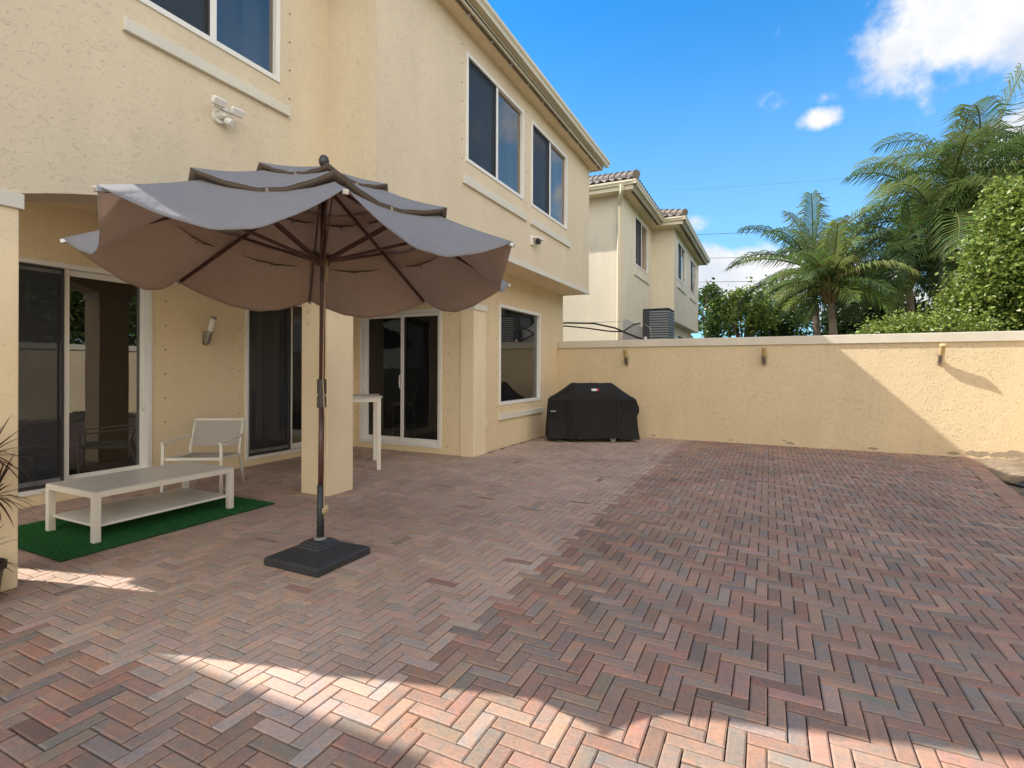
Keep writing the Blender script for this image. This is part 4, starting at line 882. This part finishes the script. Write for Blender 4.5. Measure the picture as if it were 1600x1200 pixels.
m_ = MB(); m_.tube([(-5.0, 11.5, 2.28), (-4.3, 11.65, 2.36), (-3.8, 11.8, 2.30), (-3.3, 11.9, 2.22), (-3.0, 11.92, 2.21), (-2.75, 11.9, 2.36), (-2.6, 11.9, 2.38)], .016, 8); m_.build('pipe', 'pipe', PB, smooth=True)
m_ = MB(); m_.tube([(-3.9, 11.95, 2.44), (-3.4, 12.0, 2.45), (-3.05, 12.05, 2.45)], .007, 6); m_.tube([(-2.5, 11.9, 2.35), (-2.38, 11.85, 2.28), (-2.32, 11.85, 2.0)], .006, 6); m_.build('cable', 'galv', PB, smooth=True)
m_ = MB(); m_.prism([(-3.06, 1.6), (-2.55, 1.6), (-2.58, 2.3), (-3.05, 2.56)], 12.12, 12.16, 'y'); DP = m_.build('disconnect_panel', 'galv', None, bevel=.004); tag(DP, 'grey metal panel standing behind the black pipes left of the air conditioner', 'panel')

# ------------------------------------------------------------------ vegetation
def leaf_quads(mb, pts, size, pal, up_bias=.3):
    n = len(pts)
    nrm = RNG.normal(size=(n, 3)); nrm[:, 2] = np.abs(nrm[:, 2])+up_bias; nrm /= np.linalg.norm(nrm, axis=1)[:, None]
    t = RNG.normal(size=(n, 3)); t -= nrm*(t*nrm).sum(1)[:, None]; t /= np.linalg.norm(t, axis=1)[:, None]; b = np.cross(nrm, t)
    s = size*RNG.uniform(.45, 1.5, size=(n, 1)); w_ = .38
    A = pts-t*s*.6; B = pts+b*s*w_+nrm*s*.08; C_ = pts+t*s*.6; D = pts-b*s*w_+nrm*s*.08
    V = np.stack([A, B, C_, D], 1).reshape(-1, 3); o = len(mb.v)
    mb.v += [tuple(v) for v in V.tolist()]; mb.f += [(o+4*i, o+4*i+1, o+4*i+2, o+4*i+3) for i in range(n)]
    pal = np.array(pal); c = pal[RNG.integers(0, len(pal), n)]*RNG.uniform(.65, 1.35, size=(n, 1)); mb.c += [tuple(x) for x in c.tolist()]
def crown_pts(blobs, dens):
    out = []
    for (x, y, z, rx, ry, rz_) in blobs:
        vol = rx*ry*rz_; n = int(dens*(rx*ry*rz_)**(2/3)*4)
        # clumps distributed over the ellipsoid, each a small tuft
        nc = max(10, n//26); d = RNG.normal(size=(nc, 3)); d /= np.linalg.norm(d, axis=1)[:, None]; r = RNG.uniform(.35, 1.0, size=(nc, 1))**.45*RNG.uniform(.82, 1.14, size=(nc, 1))
        cc = np.array([x, y, z])+d*r*np.array([rx, ry, rz_]); cs = RNG.uniform(.12, .30, size=(nc, 1))*min(rx, ry, rz_, 1.3)**.6
        idx = RNG.integers(0, nc, n); p = cc[idx]+RNG.normal(size=(n, 3))*cs[idx]*.75; out.append(p)
    return np.concatenate(out)
GREEN = [(.10, .16, .033), (.12, .18, .038), (.06, .11, .026), (.15, .20, .045), (.09, .15, .028)]
YGREEN = [(.20, .26, .045), (.25, .31, .06), (.14, .20, .035), (.29, .33, .07), (.10, .15, .026)]
DGREEN = [(.030, .055, .018), (.04, .07, .02), (.055, .09, .025), (.025, .045, .015)]
def tree(name, label, base, h, blobs, pal, dens=900, size=.13, group=None, limbs=6, tr=.09, cat='tree'):
    t = thing(name, label, cat, base, group=group); b = Vector(base); m_ = MB(); top_ = b+Vector((random.uniform(-.2, .2), random.uniform(-.2, .2), h*.55))
    m_.tube([b+Vector((0, 0, -.1)), b.lerp(top_, .5)+Vector((.05, 0, 0)), top_], [tr*1.2, tr, tr*.8], 8)
    for k in range(limbs):
        bl_ = blobs[k % len(blobs)]; e = Vector((bl_[0]+random.uniform(-.6, .6)*bl_[3], bl_[1]+random.uniform(-.5, .5)*bl_[4], bl_[2]+random.uniform(-.2, .7)*bl_[5])); s_ = b.lerp(top_, random.uniform(.6, 1)); mid = s_.lerp(e, .5)+Vector((0, 0, .15))
        m_.tube([s_, mid, e], [tr*.5, tr*.35, tr*.12], 6)
    m_.build('trunk', 'bark', t, smooth=True)
    m_ = MB(); leaf_quads(m_, crown_pts(blobs, dens), size, pal); m_.build('crown', 'leaf', t, fix=False); return t
def W_(x, y, Y):
    """point at pixel (x,y) of the photograph frame at world depth Y: used once to survey where each plant stands"""
    d = fw + rt*((x-800)/820) - up*((y-576)/820); k = Y/d.y; return Vector((d.x*k, Y, 1.35+d.z*k))
def frond(mb, base, az_, el_, L, droop, pal, nl=34, ll=.75, wind=(0, 0, 0), width=.030):
    d = Vector((cos(az_)*cos(el_), sin(az_)*cos(el_), sin(el_))); p = Vector(base); K = 16; pts_ = [p.copy()]; ds_ = [d.copy()]
    wv = Vector(wind)
    for k in range(K):
        t = k/K; d = (d+Vector((0, 0, -droop*(.25+1.1*t)/K))+wv*(t/K)).normalized(); p = p+d*(L/K); pts_.append(p.copy()); ds_.append(d.copy())
    g_ = random.uniform(.75, 1.25); base_c = random.choice(pal)
    mb.c_tube = None
    o = len(mb.c); mb.tube(pts_, [.028*(1-.85*i/K)+.004 for i in range(K+1)], 4, cap=False)
    for i in range(o, len(mb.c)): mb.c[i] = (.16*g_, .17*g_, .06*g_)
    for i in range(nl*2):
        t = .12+.88*(i//2)/nl; f = t*K; a = min(int(f), K-1); q = pts_[a].lerp(pts_[a+1], f-a); dd = ds_[a].lerp(ds_[a+1], f-a).normalized()
        side = dd.cross(Vector((0, 0, 1))); side = side.normalized() if side.length > .05 else Vector((1, 0, 0)); upv = side.cross(dd).normalized()
        s_ = 1 if i % 2 else -1; l = ll*(sin(pi*min(1, (.12+t*.86)))**.6*.75+.22)*random.uniform(.85, 1.1)
        v = (side*s_*1.0+dd*(.55+.5*t)+upv*random.uniform(.05, .35)).normalized(); v2 = (v+Vector((0, 0, -random.uniform(.7, 1.5)))+wv*.25).normalized()
        wd = dd*width; m1 = q+v*l*.5; e = m1+v2*l*.55; c = tuple(x*g_*random.uniform(.8, 1.2) for x in base_c)
        mb.add([q-wd*.5, q+wd*.5, m1+wd*.6, m1-wd*.6, e], [(0, 1, 2, 3), (3, 2, 4)], c)
PPAL = [(.085, .135, .035), (.12, .17, .045), (.065, .105, .035), (.15, .19, .055)]
PYEL = [(.13, .18, .04), (.11, .16, .035), (.17, .20, .05)]
def palm(label, base, crown, L, n, pal, group='coconut palms beyond the garden wall', droop=1.7, wind=(-.5, 0, 0), tr=.13, dead=3, ll=.75, elmax=1.35, nl=44):
    t = thing('palm_tree', label, 'palm tree', base, group=group); b = Vector(base); c = Vector(crown)
    m_ = MB(); K = 22; pts_ = [b.lerp(c, i/K)+Vector((.10*sin(pi*i/K), 0, 0)) for i in range(K+1)]; m_.tube(pts_, [tr*(1.25-.4*i/K)*(1+.06*(i % 2)) for i in range(K+1)], 10); m_.build('trunk', 'palmbark', t, smooth=True)
    m_ = MB()
    for i in range(n):
        az_ = i*2.399+random.uniform(-.25, .25); q = i/n; el_ = elmax-q*1.75+random.uniform(-.12, .12)
        frond(m_, c+Vector((0, 0, .1)), az_, el_, L*random.uniform(.85, 1.08)*(.8+.2*(1-abs(q-.4))), droop*random.uniform(.8, 1.2), pal, nl=nl, ll=ll, wind=wind)
    m_.build('crown', 'leaf', t, fix=False)
    m_ = MB()
    for i in range(14):
        a = random.uniform(0, 2*pi); m_.tube([c+Vector((.1*cos(a), .1*sin(a), -.35)), c+Vector((.2*cos(a), .2*sin(a), .0)), c+Vector((.3*cos(a), .3*sin(a), .35))], [.045, .04, .02], 5)
    if dead:
        for i in range(dead*3):
            a = random.uniform(0, 2*pi); r_ = .1; p = c+Vector((.26*cos(a), .26*sin(a), -.15-random.uniform(0, .3))); m_.lathe([(.01, -.12), (.06, -.07), (.085, 0), (.06, .07), (.01, .12)], 8, (0, 0)); m_.v[-40:] = [tuple(Vector(v)+p) for v in m_.v[-40:]]
    m_.build('boots', mat('palm_boot', (.20, .12, .06), .9, noise=(4, .4)), t)
    return t
def palm_at(label, px_, py_, Y, L, n, pal, foot=None, **k):
    c = W_(px_, py_, Y); fx = W_(foot or px_, 560, Y).x; return palm(label, (fx, Y, 0), c, L, n, pal, **k)
random.seed(21)
palm_at('tall coconut palm with wind swept fronds over the middle of the hedge', 1466, 368, 17.5, 3.3, 26, PPAL, foot=1457, tr=.12, ll=1.05, droop=2.4, nl=52, wind=(-.8, -.1, 0))
palm_at('tallest coconut palm, highest crown at the right of the picture', 1524, 318, 18.5, 3.5, 28, PPAL, foot=1497, tr=.13, ll=1.1, droop=2.3, nl=52, wind=(-.75, -.1, 0))
palm_at('dark coconut palm half hidden at the right picture edge', 1640, 300, 17.0, 3.0, 22, PPAL, foot=1640, tr=.12, ll=1.0, droop=2.2, wind=(-.6, 0, 0))
palm_at('small yellow green palm with low arching fronds left of the tall palms', 1296, 452, 15.5, 1.8, 28, PYEL+PPAL, tr=.09, ll=.65, dead=0, wind=(-.35, 0, 0), droop=1.5, nl=36)
palm_at('darker palm standing just behind the small yellow green palm', 1268, 425, 18.5, 2.5, 20, PPAL, foot=1274, tr=.10, ll=.7, dead=0, wind=(-.2, 0, .1), droop=1.5)
palm_at('short dark palm under the tall coconut palms', 1418, 430, 17, 1.9, 18, PPAL, tr=.09, ll=.65, dead=0, wind=(-.3, 0, 0), droop=1.8)
def blobs_px(lst, Y, dy=1.2):
    out = []
    for (x, y, rx, ry) in lst:
        c = W_(x, y, Y+random.uniform(-dy, dy)*.5); k = c.y/ (820*.9); out.append((c.x, c.y, c.z, rx*k, max(.8, rx*k*.8), ry*k))
    return out
# big bright hedge tree at the right
bl_ = blobs_px([(1582, 500, 60, 52), (1525, 497, 36, 38), (1578, 415, 40, 46), (1625, 400, 48, 80), (1562, 318, 11, 26), (1575, 350, 22, 26), (1600, 335, 24, 38), (1540, 390, 12, 20), (1470, 520, 26, 15), (1548, 450, 30, 36), (1500, 480, 14, 20)], 12.9)
tree('broadleaf_tree', 'big bushy bright green tree rising over the wall at the right edge', (4.2, 12.9, 0), 3, bl_, YGREEN, 3300, .062, limbs=16, tr=.14)
bl_ = blobs_px([(1400, 520, 34, 16), (1440, 522, 40, 20), (1480, 525, 40, 24), (1370, 525, 20, 8)], 11.9, .4)
tree('shrub', 'low bright green shrub just topping the wall below the tall palms', (2.6, 11.9, 0), 1.6, bl_, YGREEN, 3200, .05, limbs=5, tr=.05, cat='shrub')
GRP = 'leafy trees in the back row beyond the wall'
for (lab, base, lst, Y, pal, dn) in [
  ('sparse tree immediately right of the neighbour house', 1108, [(1104, 485, 24, 30), (1122, 505, 22, 26), (1112, 460, 12, 12)], 26, GREEN, 260),
  ('sunlit open crowned tree second from the neighbour house', 1160, [(1150, 480, 24, 22), (1172, 470, 26, 20), (1160, 500, 30, 18), (1190, 490, 18, 22)], 25, YGREEN, 230),
  ('darker tree whose crown sits behind the left palm fronds', 1215, [(1215, 478, 30, 34), (1236, 500, 26, 26), (1200, 508, 20, 20)], 27, GREEN, 330),
  ('dark dense tree between the small palm and the tall palms', 1345, [(1340, 480, 36, 42), (1368, 500, 34, 30), (1322, 510, 26, 24), (1360, 455, 24, 24)], 24, DGREEN, 650),
  ('dark dense tree behind the trunks of the tall palms', 1440, [(1400, 490, 30, 26), (1450, 505, 40, 22), (1400, 510, 34, 22)], 25, DGREEN, 380),
  ('dark tree deep behind the bright green bush', 1510, [(1500, 410, 34, 50), (1540, 380, 36, 60), (1560, 460, 50, 50)], 24, DGREEN, 600)]:
    tree('broadleaf_tree', lab, (W_(base, 560, Y).x, Y, 0), 4, blobs_px(lst, Y), pal, dn*2, .13, GRP, limbs=16, tr=.13)
# a far wood closing the horizon
m_ = MB(); fb = []
for k in range(46):
    x = -22+k*1.6; fb.append((x, 46+random.uniform(-3, 3), random.uniform(1.2, 2.2), 1.8, 1.5, random.uniform(1.4, 2.6)))
leaf_quads(m_, crown_pts(fb, 150), .38, GREEN+DGREEN); o = m_.build('far_trees', 'leaf', fix=False); tag(o, 'distant wood showing between the nearer trees', 'trees', kind='stuff')
# trees beyond the right wall, reflected in the doors
random.seed(5)
for k, (x, y, lab) in enumerate([(5.4, .8, 'leafy tree out of frame behind the right garden wall, nearest the camera'), (5.6, 4.0, 'leafy tree out of frame behind the middle of the right garden wall'), (5.8, 7.4, 'leafy tree out of frame behind the far part of the right garden wall'), (6.2, 10.6, 'leafy tree out of frame at the far right corner of the garden')]):
    tree('broadleaf_tree', lab, (x, y, 0), 3, [(x, y, 2.7, 1.1, 1.7, 1.3), (x, y+1.0, 4.0, .9, 1.2, 1.0), (x+.2, y-.9, 3.6, .9, 1.2, 1.1), (x+.3, y, 4.9, .9, 1.5, .8)], GREEN, 1100, .13, 'trees behind the right garden wall')

# power lines
PLG = 'power lines crossing the sky'
for i, (pa, pb, r_, lab) in enumerate([((1060, 369), (1420, 347), .012, 'uppermost clear power line crossing from the neighbour roof to the palms'), ((1060, 405), (1300, 396), .012, 'middle power line crossing in front of the low cloud'), ((1060, 442), (1290, 434), .012, 'lowest power line just over the tree tops'), ((1190, 290), (1480, 262), .004, 'faint thin power line high in the sky left of the palms')]):
    m_ = MB(); a = W_(*pa, 30); b = W_(*pb, 30); d_ = b-a; a2 = a-d_*1.0; b2 = b+d_*1.6; m_.tube([a2.lerp(b2, t/16)+Vector((0, 0, -.5*(1-(2*t/16-1)**2)+.44)) for t in range(17)], r_, 5)
    tag(m_.build('power_line', 'wire'), lab, 'power line', PLG)
print('objects', len(bpy.data.objects))
